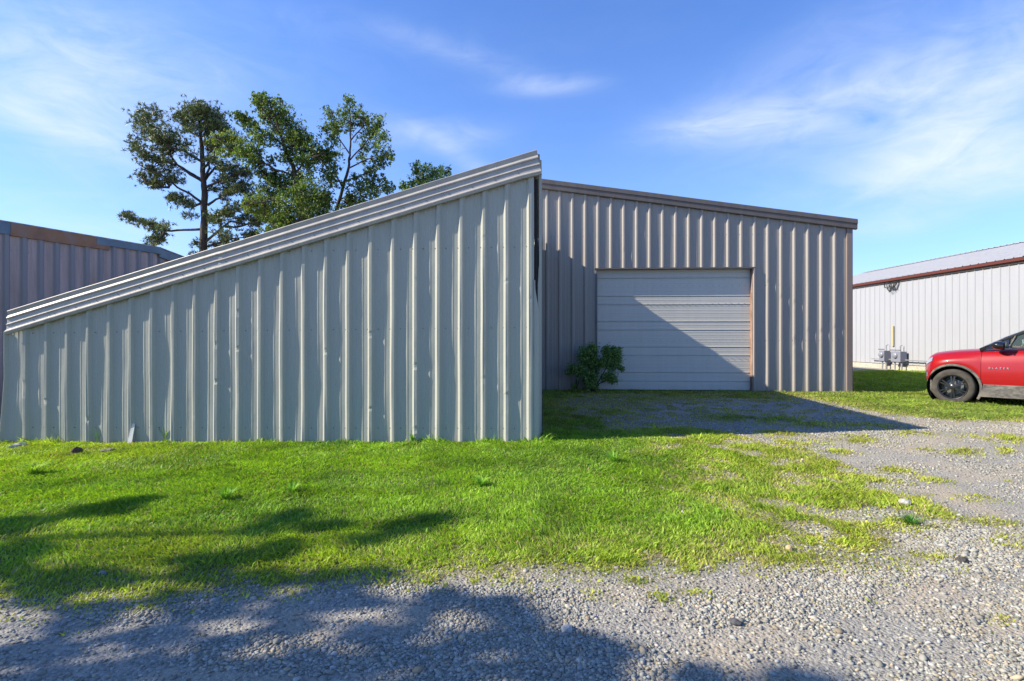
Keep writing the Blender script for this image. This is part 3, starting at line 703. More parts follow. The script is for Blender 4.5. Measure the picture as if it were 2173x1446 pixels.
def limbs_mesh(lines, f, radii, seed, blobs=None, twig=.012, depth=.8):
    r = random.Random(seed); mb = MB(); nodes = []
    for li, (pts, (r0, r1)) in enumerate(zip(lines, radii)):
        W = []; dd = 0; amp = 0 if li == 0 else r.uniform(-depth, depth)
        if li == 0: W = [f(x, y) for x, y in pts]
        else: W = [f(x, y, amp * k / (len(pts) - 1)) for k, (x, y) in enumerate(pts)]
        # subdivide with a little wobble
        Q = [W[0]]
        for a, b in zip(W, W[1:]):
            L_ = (b - a).length
            for k in range(1, 4):
                q = a.lerp(b, k / 3)
                if k < 3: q = q + Vector((r.uniform(-1, 1), r.uniform(-1, 1), r.uniform(-1, 1))) * L_ * .03
                Q.append(q)
        rad = [lerp(r0, r1, k / (len(Q) - 1)) for k in range(len(Q))]
        mb.tube(Q, rad, 7); nodes += [(q, rr) for q, rr in zip(Q, rad)]
    if blobs:
        for b in blobs:
            for _ in range(3):
                tgt = f(b[0] + r.uniform(-.6, .6) * b[2], b[1] + r.uniform(-.6, .6) * b[3])
                q, rr = min(nodes, key=lambda n: (n[0] - tgt).length)
                if (q - tgt).length > 4: continue
                mid = q.lerp(tgt, .5) + Vector((r.uniform(-1, 1), r.uniform(-1, 1), r.uniform(0, 1))) * .12
                mb.tube([q, mid, tgt], [min(rr, twig * 1.6), twig, twig * .4], 4)
    return mb
# --- pine
YP = 26.0; f = tree_plane(YP)
pine_lines = [[(560, 1290), (565, 1050), (565, 900), (572, 700), (565, 600), (555, 450), (545, 330), (540, 220), (530, 150)],
    [(562, 610), (480, 560), (400, 500), (330, 400), (280, 330), (220, 240), (190, 170)], [(553, 480), (440, 410), (350, 390), (290, 330), (250, 300)],
    [(555, 590), (500, 560), (400, 500), (300, 480), (200, 440), (130, 360)], [(560, 740), (480, 680), (400, 640), (300, 560), (200, 520), (150, 490)],
    [(562, 900), (440, 905), (320, 910), (230, 880), (100, 820), (60, 810)], [(320, 910), (300, 960), (250, 980)], [(562, 730), (500, 760), (440, 730), (360, 700)],
    [(570, 600), (640, 510), (720, 525), (800, 500)], [(575, 640), (660, 600), (780, 560), (830, 545)], [(590, 750), (640, 715), (720, 680), (800, 640)],
    [(575, 980), (680, 890), (740, 850), (850, 870), (1000, 830)], [(590, 1010), (640, 990), (740, 960), (890, 940)], [(700, 885), (760, 890), (900, 850), (1040, 800)],
    [(547, 330), (470, 290), (430, 190)], [(545, 300), (600, 230), (650, 200)], [(545, 260), (620, 260), (700, 280)], [(560, 520), (620, 470), (640, 400), (600, 330)],
    [(565, 590), (600, 520), (590, 450), (620, 380)], [(540, 220), (500, 170)], [(540, 230), (580, 160)], [(350, 640), (290, 640), (210, 610)], [(570, 860), (640, 840), (730, 780)]]
pine_r = [(.21, .04)] + [(.065, .016)] * (len(pine_lines) - 1)
pine_bl = [(180, 220, 55, 65), (260, 190, 75, 45), (230, 300, 75, 45), (320, 310, 80, 50), (380, 360, 60, 36), (130, 360, 36, 46), (180, 420, 52, 42), (240, 470, 72, 32), (200, 560, 55, 32), (220, 610, 48, 26), (330, 540, 80, 30),
    (390, 590, 60, 24), (430, 200, 45, 36), (500, 160, 75, 42), (580, 165, 75, 42), (640, 225, 62, 45), (600, 275, 80, 42), (500, 245, 72, 42), (690, 280, 48, 30), (440, 380, 50, 24), (470, 440, 50, 30),
    (400, 700, 50, 26), (440, 740, 52, 24), (480, 820, 46, 18), (95, 830, 44, 22), (180, 860, 64, 20), (280, 880, 72, 24), (270, 970, 34, 16), (640, 480, 50, 30), (700, 580, 62, 30), (750, 620, 80, 46), (820, 650, 80, 42),
    (700, 650, 50, 26), (730, 780, 48, 40), (850, 760, 85, 50), (950, 750, 75, 46), (1000, 860, 56, 34), (880, 830, 90, 32), (700, 930, 72, 24), (850, 940, 46, 32), (640, 1000, 46, 24), (520, 990, 28, 24), (520, 1055, 28, 18),
    (650, 850, 50, 30), (600, 820, 34, 26), (780, 990, 60, 26), (340, 420, 40, 24), (280, 400, 40, 26), (620, 660, 36, 20), (820, 540, 50, 30), (760, 330, 40, 30)]
def filler(lines, n, rx, ry, seed, start=.45):
    r = random.Random(seed); out = []
    for pts in lines[1:]:
        for _ in range(n):
            q = lerp(start, 1, r.random()) * (len(pts) - 1); i = min(int(q), len(pts) - 2); t_ = q - i
            out.append((lerp(pts[i][0], pts[i + 1][0], t_) + r.uniform(-1, 1) * rx * .8, lerp(pts[i][1], pts[i + 1][1], t_) + r.uniform(-1.2, .5) * ry, rx * r.uniform(.6, 1.3), ry * r.uniform(.6, 1.3)))
    return out
pine_bl = pine_bl + filler(pine_lines, 6, 26, 17, 4)
pine = thing('pine_tree', 'tall dark pine with crooked limbs and one long low branch, leftmost tree', 'tree', f(560, 1290))
def reparent(o, p):
    o.parent = p; o.matrix_parent_inverse = Matrix.Translation(-Vector(p.location)); return o
mb = limbs_mesh(pine_lines, f, pine_r, 3, pine_bl, .016, 1.3); reparent(mb.build('trunk', M_bark, None, smooth=True), pine)
def needles(blobs, f, Y, seed):
    r = np.random.default_rng(seed); Vs = []; Cs = []; sc = Y / F / 2.936
    for bx, by, rx, ry in blobs:
        c = np.array(f(bx, by, r.uniform(-1, 1) * .9)); a, b = rx * sc, ry * sc
        nt = max(18, int(78 * rx * ry / 3000.) + 7)
        d = np.clip(r.normal(0, .60, (nt, 3)), -1.25, 1.25); T = c + d * np.array([a, (a + b) * .5, b]) * 1.12
        K = 15; P = np.repeat(T, K, 0); m = len(P)
        ax = np.repeat(r.normal(0, 1, (nt, 3)) * np.array([1, 1, .5]) + np.array([-.2, 0, .55]), K, 0)
        u = ax * .6 + r.normal(0, 1, (m, 3)) * .8; u /= np.linalg.norm(u, axis=1)[:, None]; u *= r.uniform(.08, .19, (m, 1))
        v = np.cross(u, r.normal(0, 1, (m, 3))); v /= np.linalg.norm(v, axis=1)[:, None]; v *= .013
        V = np.stack([P - v, P + v, P + u + v * .5, P + u - v * .5], 1)
        cc = np.array([.038, .062, .022]) + (np.array([.20, .235, .095]) - np.array([.038, .062, .022])) * r.random((m, 1)); cc = cc * r.uniform(.8, 1.2)
        Vs.append(V.reshape(-1, 3)); Cs.append(np.repeat(cc, 4, 0))
    V = np.concatenate(Vs); return V, np.arange(len(V)).reshape(-1, 4), np.concatenate(Cs)
V, Fc, C = needles(pine_bl, f, YP, 5); reparent(fast_mesh('crown', V, Fc, M_needle, colr=C), pine)
# --- broadleaf trees
YB = 22.0
def broad(name, label, Y, lines, radii, blobs, seed, n_per=1250, size=.050, cols=((.035, .075, .016), (.20, .26, .065)), base=None):
    f = tree_plane(Y); t_ = thing(name, label, 'tree', f(*lines[0][0]))
    reparent(limbs_mesh(lines, f, radii, seed, blobs, .014).build('trunk', M_bark, None, smooth=True), t_)
    V, Fc, C = leaves(blobs, f, Y, n_per, size, (np.array(cols[0]), np.array(cols[1])), seed); reparent(fast_mesh('crown', V, Fc, M_leaf, colr=C), t_)
    return t_
YL = (.20, .26, .05)
t2_bl = [(900, 110, 26, 40), (880, 80, 16, 18), (965, 110, 34, 44), (1030, 110, 22, 40), (960, 190, 40, 50), (1060, 190, 52, 64), (1010, 260, 48, 54), (1110, 280, 60, 66), (1130, 360, 72, 56), (1180, 340, 40, 50), (1120, 440, 64, 56),
    (800, 205, 34, 26), (855, 265, 44, 34), (905, 320, 50, 34), (980, 350, 48, 36), (1180, 460, 40, 30), (1250, 380, 46, 50), (1285, 450, 56, 42), (1000, 470, 40, 24), (640, 335, 46, 28, 0, YL), (720, 330, 60, 34, 0, YL), (780, 380, 70, 50, 0, YL),
    (700, 420, 52, 30, 0, YL), (830, 440, 70, 50), (880, 400, 50, 40), (900, 500, 44, 40), (1000, 570, 70, 36), (1080, 600, 72, 40), (940, 560, 52, 28), (1180, 570, 70, 52), (1060, 660, 90, 50), (1200, 640, 70, 52), (950, 670, 46, 42),
    (1140, 720, 100, 52), (1230, 740, 74, 72), (900, 740, 70, 42, 0, YL), (850, 765, 44, 32, 0, YL), (1100, 800, 100, 54), (1220, 830, 74, 44), (1060, 860, 64, 44, 0, YL), (960, 800, 54, 42), (1325, 700, 36, 56), (1300, 790, 42, 54),
    (1150, 900, 90, 60), (1000, 920, 70, 40), (1230, 930, 90, 60), (1340, 560, 40, 50), (1230, 500, 40, 30)]
t2_l = [[(1190, 1300), (1190, 1000), (1160, 780), (1130, 540), (1080, 420), (1050, 330), (1010, 200), (970, 110)], [(1060, 380), (960, 300), (870, 250), (790, 200)], [(1050, 330), (1000, 250), (940, 160), (890, 90)],
    [(1140, 570), (1010, 530), (900, 470), (760, 420), (650, 340)], [(1150, 680), (1000, 600), (900, 560)], [(1160, 780), (1000, 720), (830, 750)], [(1130, 550), (1210, 460), (1300, 430)], [(1170, 820), (1260, 740), (1330, 690)],
    [(1170, 850), (1080, 840), (1000, 860)], [(1090, 440), (1140, 340), (1150, 280)]]
t2_bl += filler(t2_l, 5, 30, 24, 5); broad('broadleaf_tree', 'full broadleaf tree with forked leaning top right beside the pine', YB, t2_l, [(.14, .02)] + [(.045, .012)] * 9, t2_bl, 21)
t3_bl = [(1470, 105, 32, 36), (1515, 160, 36, 38), (1440, 175, 36, 40), (1350, 185, 34, 40), (1330, 280, 42, 36), (1400, 260, 46, 46), (1480, 245, 48, 46), (1560, 230, 36, 40), (1640, 230, 46, 38), (1600, 300, 56, 38), (1670, 335, 46, 44),
    (1580, 380, 56, 42), (1680, 430, 52, 32), (1730, 450, 26, 32), (1650, 490, 44, 26), (1360, 350, 44, 36), (1380, 430, 40, 34), (1325, 460, 44, 36), (1370, 525, 40, 26), (1560, 460, 46, 26), (1365, 575, 36, 26), (1520, 600, 54, 36), (1620, 580, 62, 28),
    (1560, 650, 62, 36), (1680, 640, 48, 36, 0, YL), (1720, 660, 30, 30), (1600, 690, 48, 32, 0, YL), (1540, 720, 48, 30, 0, YL), (1430, 620, 36, 26), (1470, 735, 32, 30, 0, YL), (1420, 775, 26, 22), (1355, 610, 28, 26), (1345, 730, 30, 34),
    (1500, 820, 90, 50), (1620, 780, 60, 50), (1400, 860, 60, 50)]
t3_l = [[(1360, 1250), (1370, 950), (1390, 790), (1430, 650), (1465, 530), (1475, 440), (1480, 350), (1480, 200), (1470, 110)], [(1475, 470), (1560, 380), (1620, 300), (1650, 230)], [(1470, 520), (1600, 460), (1740, 450)],
    [(1472, 430), (1400, 330), (1350, 200)], [(1450, 600), (1560, 560), (1650, 520)], [(1430, 650), (1370, 520), (1310, 430)], [(1410, 720), (1550, 650), (1700, 620)], [(1400, 760), (1480, 720), (1560, 700)], [(1478, 350), (1550, 270), (1570, 210)]]
t3_bl += filler(t3_l, 4, 26, 24, 6); broad('broadleaf_tree', 'slender airy broadleaf tree with visible upright stem, right of the leaning one', YB + 1.5, t3_l, [(.10, .015)] + [(.034, .010)] * 8, t3_bl, 33, n_per=1000)
t4_bl = [(1880, 515, 26, 30), (1930, 525, 44, 32), (1990, 560, 48, 40), (2060, 555, 40, 36), (1900, 590, 46, 36), (1830, 640, 40, 28), (1960, 600, 52, 34), (1800, 645, 22, 16), (1880, 650, 46, 30), (2095, 530, 12, 18), (1960, 680, 90, 50), (2060, 640, 60, 50), (1960, 760, 100, 60)]
t4_l = [[(1960, 1200), (1960, 900), (1950, 700), (1930, 540)], [(1955, 720), (2020, 620), (2070, 560)], [(1950, 740), (1880, 680), (1820, 645)], [(1950, 660), (1900, 590), (1880, 520)]]
broad('small_tree', 'bushy tree top showing just above the roof edge, rightmost of the trees', YB + 3, t4_l, [(.12, .03)] + [(.04, .012)] * 3, t4_bl, 44, n_per=1500, cols=((.035, .085, .018), (.18, .25, .055)))

# --- trees standing left of the picture: they throw the dappled shade on the lane
def shade_tree(label, base, H, targets, seed, kx, ky, size=.11):
    r = random.Random(seed); rn = np.random.default_rng(seed)
    t_ = thing('shade_tree', label, 'tree', base, 0, 'trees left of the lane that shade it')
    mb = MB(); top = Vector((base[0], base[1], base[2] + H))
    mb.tube([Vector(base) - Vector((0, 0, .2)), Vector(base).lerp(top, .3) + Vector((.1, .05, 0)), Vector(base).lerp(top, .65), top], [.22, .14, .06, .02], 9)
    Vs = []; Cs = []
    for (xp, yp, rx, ry, hh) in targets:
        rx *= kx; ry *= ky
        x, y = at(xp, yp); z = float(hgt(x, y)); k = hh / .66
        c = Vector((x - SD.x * k, y - SD.y * k, z + hh))
        Yd = y; a = rx / F * Yd; b = max(ry / F * Yd * Yd / CZ, .08)
        # clump whose shadow spans a by b on the ground
        n = int(min(1000, 36 + 500 * a * b)); d = rn.normal(0, 1, (n, 3)); d /= np.linalg.norm(d, axis=1)[:, None]; q = rn.random((n, 1)) ** .4
        P = np.array(c) + d * q * np.array([a * .62, b * 1.0, a * .45])
        u = rn.normal(0, 1, (n, 3)); u /= np.linalg.norm(u, axis=1)[:, None]; v = np.cross(u, rn.normal(0, 1, (n, 3))); v /= np.linalg.norm(v, axis=1)[:, None]
        s = size * rn.uniform(.6, 1.3, (n, 1)); u *= s; v *= s * .6
        Vs.append(np.stack([P - u, P - v, P + u, P + v], 1).reshape(-1, 3)); Cs.append(np.repeat(np.array([.03, .07, .015]) + np.array([.09, .11, .03]) * rn.random((n, 1)), 4, 0))
        h0 = min(max(c.z * .55, 2.2), H - .5); s0 = Vector((base[0], base[1], base[2] + h0))
        mb.tube([s0, s0.lerp(c, .5) + Vector((0, 0, .25)), c], [.022, .014, .006], 5)
    mb.build('trunk', M_bark, None, smooth=True); o = bpy.context.scene.collection.objects[-1]; reparent(o, t_)
    V = np.concatenate(Vs); reparent(fast_mesh('crown', V, np.arange(len(V)).reshape(-1, 4), M_leaf, colr=np.concatenate(Cs)), t_)
TG1 = [(40, 1120, 110, 22, 5.5), (200, 1090, 90, 18, 5.8), (40, 1175, 90, 20, 5.3), (0, 1220, 130, 24, 5), (140, 1235, 110, 22, 5.2), (250, 1240, 60, 14, 5.6),
       (620, 1105, 60, 20, 6.5), (565, 1130, 45, 20, 6.4), (700, 1120, 60, 10, 6.8), (610, 1170, 60, 22, 6.2), (460, 1195, 110, 14, 6), (560, 1185, 60, 16, 6),
       (860, 1125, 60, 14, 7.2), (930, 1108, 40, 14, 7.4), (790, 1150, 60, 12, 7.), (440, 1225, 80, 18, 5.8), (560, 1232, 90, 16, 6), (700, 1232, 110, 16, 6.2), (800, 1225, 60, 14, 6.5), (300, 1070, 40, 10, 6)]
TG2 = [(60, 1385, 140, 26, 4.4), (200, 1300, 90, 14, 4.8), (330, 1350, 130, 28, 4.8), (120, 1440, 200, 40, 4.2), (300, 1420, 160, 34, 4.6), (450, 1300, 110, 20, 5.1), (480, 1370, 110, 28, 5), (520, 1440, 170, 34, 4.8), (620, 1290, 90, 18, 5.5),
       (760, 1280, 110, 14, 5.8), (440, 1430, 110, 30, 4.9), (640, 1400, 60, 20, 5.1), (740, 1420, 140, 36, 5.1), (620, 1330, 50, 12, 5.2), (870, 1390, 120, 26, 5.5), (960, 1430, 130, 30, 5.4), (770, 1350, 60, 16, 5.5), (860, 1340, 50, 12, 5.7),
       (1050, 1285, 70, 14, 6.4), (1110, 1310, 50, 14, 6.4), (1000, 1370, 90, 20, 5.8), (1130, 1350, 100, 20, 6.2), (1230, 1365, 90, 18, 6.4), (1110, 1420, 130, 26, 5.8), (1290, 1385, 50, 14, 6.5), (1260, 1440, 130, 22, 6), (1500, 1445, 60, 10, 6.6), (1690, 1445, 80, 12, 7), (150, 1490, 200, 40, 4), (500, 1490, 200, 40, 4.3), (850, 1490, 200, 40, 4.6),
       (940, 1270, 60, 8, 6.), (520, 1262, 110, 12, 5.4), (700, 1258, 120, 12, 5.8), (380, 1275, 60, 10, 5), (100, 1275, 80, 10, 4.8), (160, 1330, 30, 8, 4.6), (900, 1300, 40, 8, 5.9)]
shade_tree('tall leafy tree standing left of the lane beyond the picture edge', (-14.2, 2.6, 0), 9.0, TG1, 5, .85, 1.05)
shade_tree('lower leafy tree at the near side of the lane beyond the picture edge', (-11.0, 1.0, 0), 7.6, TG2, 6, .64, .42)

# ============================================================ shrub by the door
def sh_pt(x, y, dy=0.):   # sketch at scale 11.125 from (1180,720)
    return px(1180 + x / 11.125, 720 + y / 11.125, 12.55 + dy)
shrub = thing('shrub', 'dark green leafy shrub growing against the left side of the roll up door', 'shrub', sh_pt(880, 1235))
st = [[(860, 1240), (840, 1000), (800, 700), (700, 450)], [(880, 1240), (900, 1000), (960, 700), (900, 300)], [(890, 1240), (1000, 1000), (1150, 750), (1300, 400)], [(900, 1230), (1020, 1050), (1250, 950)], [(850, 1240), (760, 1000), (600, 800), (330, 720)], [(870, 1235), (880, 900), (1000, 560), (1120, 540)]]
mb = MB()
for s in st: mb.tube([sh_pt(x, y, random.uniform(-.1, .1) * (i > 0)) for i, (x, y) in enumerate(s)], [.020, .014, .009, .004][:len(s)] if len(s) == 4 else [.018, .012, .006], 6)
reparent(mb.build('stems', M_bark, None, smooth=True), shrub)
sb = [(700, 330, 140, 120), (850, 250, 110, 110), (800, 450, 150, 110), (640, 480, 70, 120), (1200, 300, 110, 110), (1350, 270, 130, 90), (1400, 420, 110, 130), (1250, 500, 130, 120), (1450, 560, 70, 90), (1520, 700, 70, 60), (1080, 560, 120, 90), (930, 600, 120, 120),
      (380, 680, 80, 80), (500, 730, 120, 90), (300, 790, 70, 40), (560, 830, 90, 50), (620, 680, 70, 60), (1250, 900, 130, 90), (1350, 980, 90, 70), (1120, 930, 80, 60), (900, 850, 80, 90), (780, 800, 80, 80), (1300, 680, 90, 70), (860, 1050, 90, 100), (700, 950, 60, 90), (930, 1150, 60, 60), (760, 1120, 60, 70), (420, 1150, 35, 90), (880, 150, 40, 30), (1180, 190, 40, 20), (1480, 250, 30, 60)]
r = np.random.default_rng(9); Vs = []; Cs = []
for bx, by, rx, ry in sb:
    rx *= 1.15; ry *= 1.1
    c = np.array(sh_pt(bx, by)); k = 12.55 / F / 11.125; n = int(rx * ry / 34)
    d = r.normal(0, 1, (n, 3)); d /= np.linalg.norm(d, axis=1)[:, None]; d = r.normal(0, .52, (n, 3)); d[:, 1] = np.clip(d[:, 1], -1, .9); P = c + d * np.array([rx * k, .16, ry * k]); P[:, 1] += .02 - .05 * (r.random(n))
    u = r.normal(0, 1, (n, 3)) + np.array([0, -.3, -.3]); u /= np.linalg.norm(u, axis=1)[:, None]; v = np.cross(u, r.normal(0, 1, (n, 3))); v /= np.linalg.norm(v, axis=1)[:, None]
    s = r.uniform(.018, .036, (n, 1)); Vs.append(np.stack([P - u * s, P - v * s * .55, P + u * s, P + v * s * .55], 1).reshape(-1, 3))
    Cs.append(np.repeat(lerp(np.array([.07, .16, .035]), np.array([.28, .40, .13]), r.random((n, 1)) ** 1.5), 4, 0))
V = np.concatenate(Vs); reparent(fast_mesh('foliage', V, np.arange(len(V)).reshape(-1, 4), M_leaf, colr=np.concatenate(Cs)), shrub)

# ============================================================ small things
def rock(name, xp, yp, size, colr, label, cat, seed, lift=.3):
    x, y = at(xp, yp); r = np.random.default_rng(seed); bm = bmesh.new(); bmesh.ops.create_icosphere(bm, subdivisions=3, radius=1)
    for v in bm.verts:
        k = .75 + .5 * float(vnoise(v.co.x * 2.2 + seed, v.co.y * 2.2 + v.co.z * 1.7, seed)); v.co = Vector((v.co.x * size[0], v.co.y * size[1], v.co.z * size[2])) * k
    me = bpy.data.meshes.new(name); bm.to_mesh(me); bm.free(); m = mat(name + '_surface', colr, .9); t = NT(m); n = t.tex(scale=25, detail=5)
    t.base(t.ramp(n.outputs['Fac'], [(.3, tuple(v * .6 for v in colr)), (.7, tuple(v * 1.15 for v in colr))])); me.materials.append(m)
    o = link(bpy.data.objects.new(name, me)); o.location = (x, y, float(gz(np.array(x), np.array(y))) + size[2] * lift); o.rotation_euler = (0, 0, r.random() * 3); tag(o, label, cat)
rock('pale_stone', 38, 952, (.10, .06, .032), (.50, .48, .44), 'flat pale stone at the left foot of the shed wall', 'stone', 1, .8)
rock('clod', 162, 966, (.06, .045, .05), (.10, .06, .045), 'small dark brown clod in the grass near the shed wall', 'clod', 2, .7)
rock('flat_stone', 228, 962, (.09, .05, .025), (.17, .15, .11), 'flat mossy grey stone in the grass right of the brown clod', 'stone', 3, .9)
rock('dark_stone', 2042, 1194, (.035, .025, .022), (.06, .055, .05), 'small dark stone on the gravel at right', 'stone', 4, .6)
rock('dark_stone', 1561, 1324, (.030, .02, .016), (.07, .07, .075), 'dark bluish stone on the gravel in the foreground', 'stone', 5, .6)
rock('tan_stone', 1675, 1170, (.032, .022, .022), (.42, .32, .18), 'tan stone at the ragged edge of the lawn', 'stone', 6, .6)
rock('grey_stone', 1921, 1073, (.05, .035, .03), (.34, .33, .30), 'rounded grey stone among the grass tufts at right', 'stone', 7, .6)
rock('pale_pebble', 1204, 1340, (.032, .026, .02), (.42, .41, .39), 'pale round pebble on the shaded gravel', 'stone', 8, .6)
# white strip of metal leaning on the wall
p = px(275, 944, 7.42); q = px(284, 900, 7.48)
mb = MB(); dv = (q - p); mb.add([p + Vector((-.035, 0, 0)), p + Vector((.03, 0, 0)), q + Vector((.02, 0, 0)), q + Vector((-.018, 0, .01))], [(0, 1, 2, 3)])
o = mb.build('metal_strip', mat('pale_strip', (.62, .60, .56), .5), solid=.008); tag(o, 'short pale metal strip leaning against the foot of the shed wall', 'metal strip')
# weeds
def weed(name, xp, yp, n, L_, w, cols, label, cat, seed, up=1.0, Yf=None):
    x, y = at(xp, yp)
    if Yf is not None: x, y = x / y * Yf, Yf
    z = float(gz(np.array(x), np.array(y))); r = random.Random(seed); mb = MB(); C = []
    V = []; Fq = []
    for k in range(n):
        a = r.uniform(0, 2 * math.pi); l = L_ * r.uniform(.5, 1.1); sp = r.uniform(.25, 1.) / up; ww = w * r.uniform(.6, 1.2)
        D = Vector((math.cos(a), math.sin(a), 0)); S = Vector((-D.y, D.x, 0)) * ww; b = D * r.uniform(0, .02)
        P1 = b + D * l * .35 * sp + Vector((0, 0, l * .55)); P2 = b + D * l * .75 * sp + Vector((0, 0, l * .75)); P3 = b + D * l * 1.0 * sp + Vector((0, 0, l * (.75 if sp > .6 else 1.)))
        i = len(V); V += [b - S * .5, b + S * .5, P1 + S, P1 - S, P2 + S * .8, P2 - S * .8, P3 + S * .1, P3 - S * .1]; Fq += [(i, i + 1, i + 2, i + 3), (i + 3, i + 2, i + 4, i + 5), (i + 5, i + 4, i + 6, i + 7)]
        c = np.array(cols[0]) + (np.array(cols[1]) - np.array(cols[0])) * r.random(); C += [c] * 8
    o = fast_mesh(name, np.array([v[:] for v in V]), np.array(Fq), M_leaf, colr=np.array(C)); o.location = (x, y, z - .01); tag(o, label, cat); return o
GR = ((.14, .33, .03), (.30, .50, .07))
weed('grass_tuft', 1932, 1116, 70, .11, .004, ((.05, .16, .02), (.14, .30, .05)), 'dark green grass tuft alone on the gravel at right', 'grass tuft', 1, .8)
weed('grass_tuft', 1300, 985, 90, .16, .005, GR, 'long bladed grass tuft in the middle of the lawn', 'grass tuft', 2)
weed('grass_tuft', 480, 1062, 90, .13, .005, GR, 'coarse bright tuft in the lawn left of the middle shadow', 'grass tuft', 3)
weed('grass_tuft', 1020, 1035, 70, .12, .005, GR, 'long bladed grass tuft right of the lawn centre', 'grass tuft', 4)
weed('grass_tuft', 620, 1050, 80, .11, .005, GR, 'low spreading grass tuft left of the lawn centre', 'grass tuft', 5)
weed('grass_tuft', 70, 1010, 110, .16, .006, ((.22, .42, .04), (.42, .52, .08)), 'yellow green coarse tuft at the far left of the lawn', 'grass tuft', 6, .7)
weed('tall_weed', 206, 940, 9, .28, .0045, ((.08, .2, .03), (.22, .36, .07)), 'thin weed growing up against the shed wall, left of the leaning strip', 'weed', 7, 2.2, 7.50)
weed('tall_weed', 350, 935, 14, .26, .006, ((.10, .2, .04), (.2, .28, .08)), 'thin weed against the shed wall, right of the leaning strip', 'weed', 8, 2.2, 7.46)
weed('tall_weed', 876, 930, 16, .20, .007, GR, 'short weed against the middle of the shed wall', 'weed', 9, 1.8, 7.22)
weed('tall_weed', 1660, 915, 10, .22, .004, ((.16, .24, .05), (.34, .34, .12)), 'straggly seeding weed where the shed shadow crosses the drive', 'weed', 10, 1.3)
weed('tall_weed', 1222, 832, 14, .35, .012, ((.03, .08, .02), (.07, .13, .03)), 'small dark weed at the wall left of the shrub', 'weed', 11, 2.4, 12.85)

# ============================================================ red car
PSI = R(50)
hub = px(2021, 822, 11.03)
cz0 = hub.z - .38; W = .93
cx, cy = hub.x + math.sin(PSI) * .93, hub.y + math.cos(PSI) * .93
car = thing('parked_car', 'red compact SUV with black wheels and black mirror parked on the grass', 'car', (cx, cy, cz0), -PSI)
M_paint = mat('red_paint', (.50, .012, .018), .4, .0, .3, coat=.5)
t = NT(M_paint); n = t.tex(scale=900, detail=1); t.base(t.ramp(n.outputs['Fac'], [(.4, (.24, .0020, .0035)), (.6, (.30, .0045, .0065))]))
M_glass = mat('tinted_glass', (.55, .75, .62), .02); b = M_glass.node_tree.nodes['Principled BSDF']; b.inputs['Transmission Weight'].default_value = .92; b.inputs['IOR'].default_value = 1.02; b.inputs['Base Color'].default_value = (.42, .56, .47, 1); b.inputs['Coat Weight'].default_value = .6
M_blk = mat('gloss_black', (.012, .012, .014), .12, 0, .6, coat=.8)
M_clad = mat('dusty_black_plastic', (.07, .068, .065), .75); t = NT(M_clad); n = t.tex(scale=7, detail=8, rough=.75, stretch=(1, 1, 2)); t.base(t.ramp(n.outputs['Fac'], [(.40, (.050, .050, .050)), (.62, (.16, .145, .12))]))
M_tyre = mat('dusty_tyre', (.09, .08, .068), .9, 0, .2); t = NT(M_tyre); n = t.tex(scale=8, detail=6); t.base(t.ramp(n.outputs['Fac'], [(.3, (.040, .037, .033)), (.7, (.085, .076, .064))]))
M_rim = mat('black_alloy', (.045, .045, .048), .25, .6, .6)
M_well = mat('wheel_well', (.008, .008, .008), .95)
M_chr = mat('bright_badge', (.8, .8, .8), .2, .9)
WB = 2.45; LF, LR = -.66, 3.22
def zst(l): return float(np.interp(l, [-.66, -.5, -.2, 0, .45, 1.2, 2.5, 3.22], [.80, .88, .955, .985, 1.03, 1.07, 1.10, 1.08]))
def ztop(l): return float(np.interp(l, [-.66, -.58, -.48, -.34, -.2, 0, .45, .8, 3.22], [.91, .99, 1.05, 1.09, 1.115, 1.140, 1.175, 1.20, 1.22]))
def wid(l):
    if l < .1: return W * (1 - ((.1 - l) / .80) ** 3.2 * .62)
    if l > 2.4: return W * (1 - ((l - 2.4) / .90) ** 3.0 * .35)
    return W
RA = .44
def zbot(l):
    z = .46 if l > -.35 else .46 + (.04)
    for c in (0, WB):
        if abs(l - c) < RA: z = max(z, .38 + math.sqrt(RA ** 2 - (l - c) ** 2))
    return z
def section(l):
    w, zb_, zs_, zt_ = wid(l), zbot(l), zst(l), ztop(l)
    zb_ = min(zb_, zs_ - .08)
    pts = [(.985, zb_), (1.0, lerp(zb_, zs_, .18)), (1.0, lerp(zb_, zs_, .45)), (.992, lerp(zb_, zs_, .72)), (.965, lerp(zb_, zs_, .92)), (.93, zs_ + .012), (.88, lerp(zs_, zt_, .45)), (.76, lerp(zs_, zt_, .72)), (.5, lerp(zs_, zt_, .93)), (.25, zt_ - .004), (0, zt_)]
    return [(w * a, z) for a, z in pts]
LS = sorted(set([round(v, 4) for v in list(np.linspace(LF, -.5, 6)) + list(np.linspace(-.5, LR, 58)) + [c + s_ * RA * math.cos(a) for c in (0, WB) for s_ in (-1, 1) for a in np.linspace(.02, 1.4, 9)] + [.44, .46]]))
def body_sheet(l0, l1, name, m, k0=0, k1=11, off=0., solid=0, both=True):
    mb = MB(); ls = [l0] + [l for l in LS if l0 + .004 < l < l1 - .004] + [l1]
    for s in ((-1, 1) if both else (-1,)):
        mb.sheet([[(l, s * (y + off), z + (off if k > 4 else 0)) for k, (y, z) in enumerate(section(l)) if k0 <= k < k1] for l in ls])
    return mb, ls
def part(mb, name, m, parent=car, **kw): return mb.build(name, m, parent, **kw)
mb, ls = body_sheet(LF, .44, 'f', M_paint)
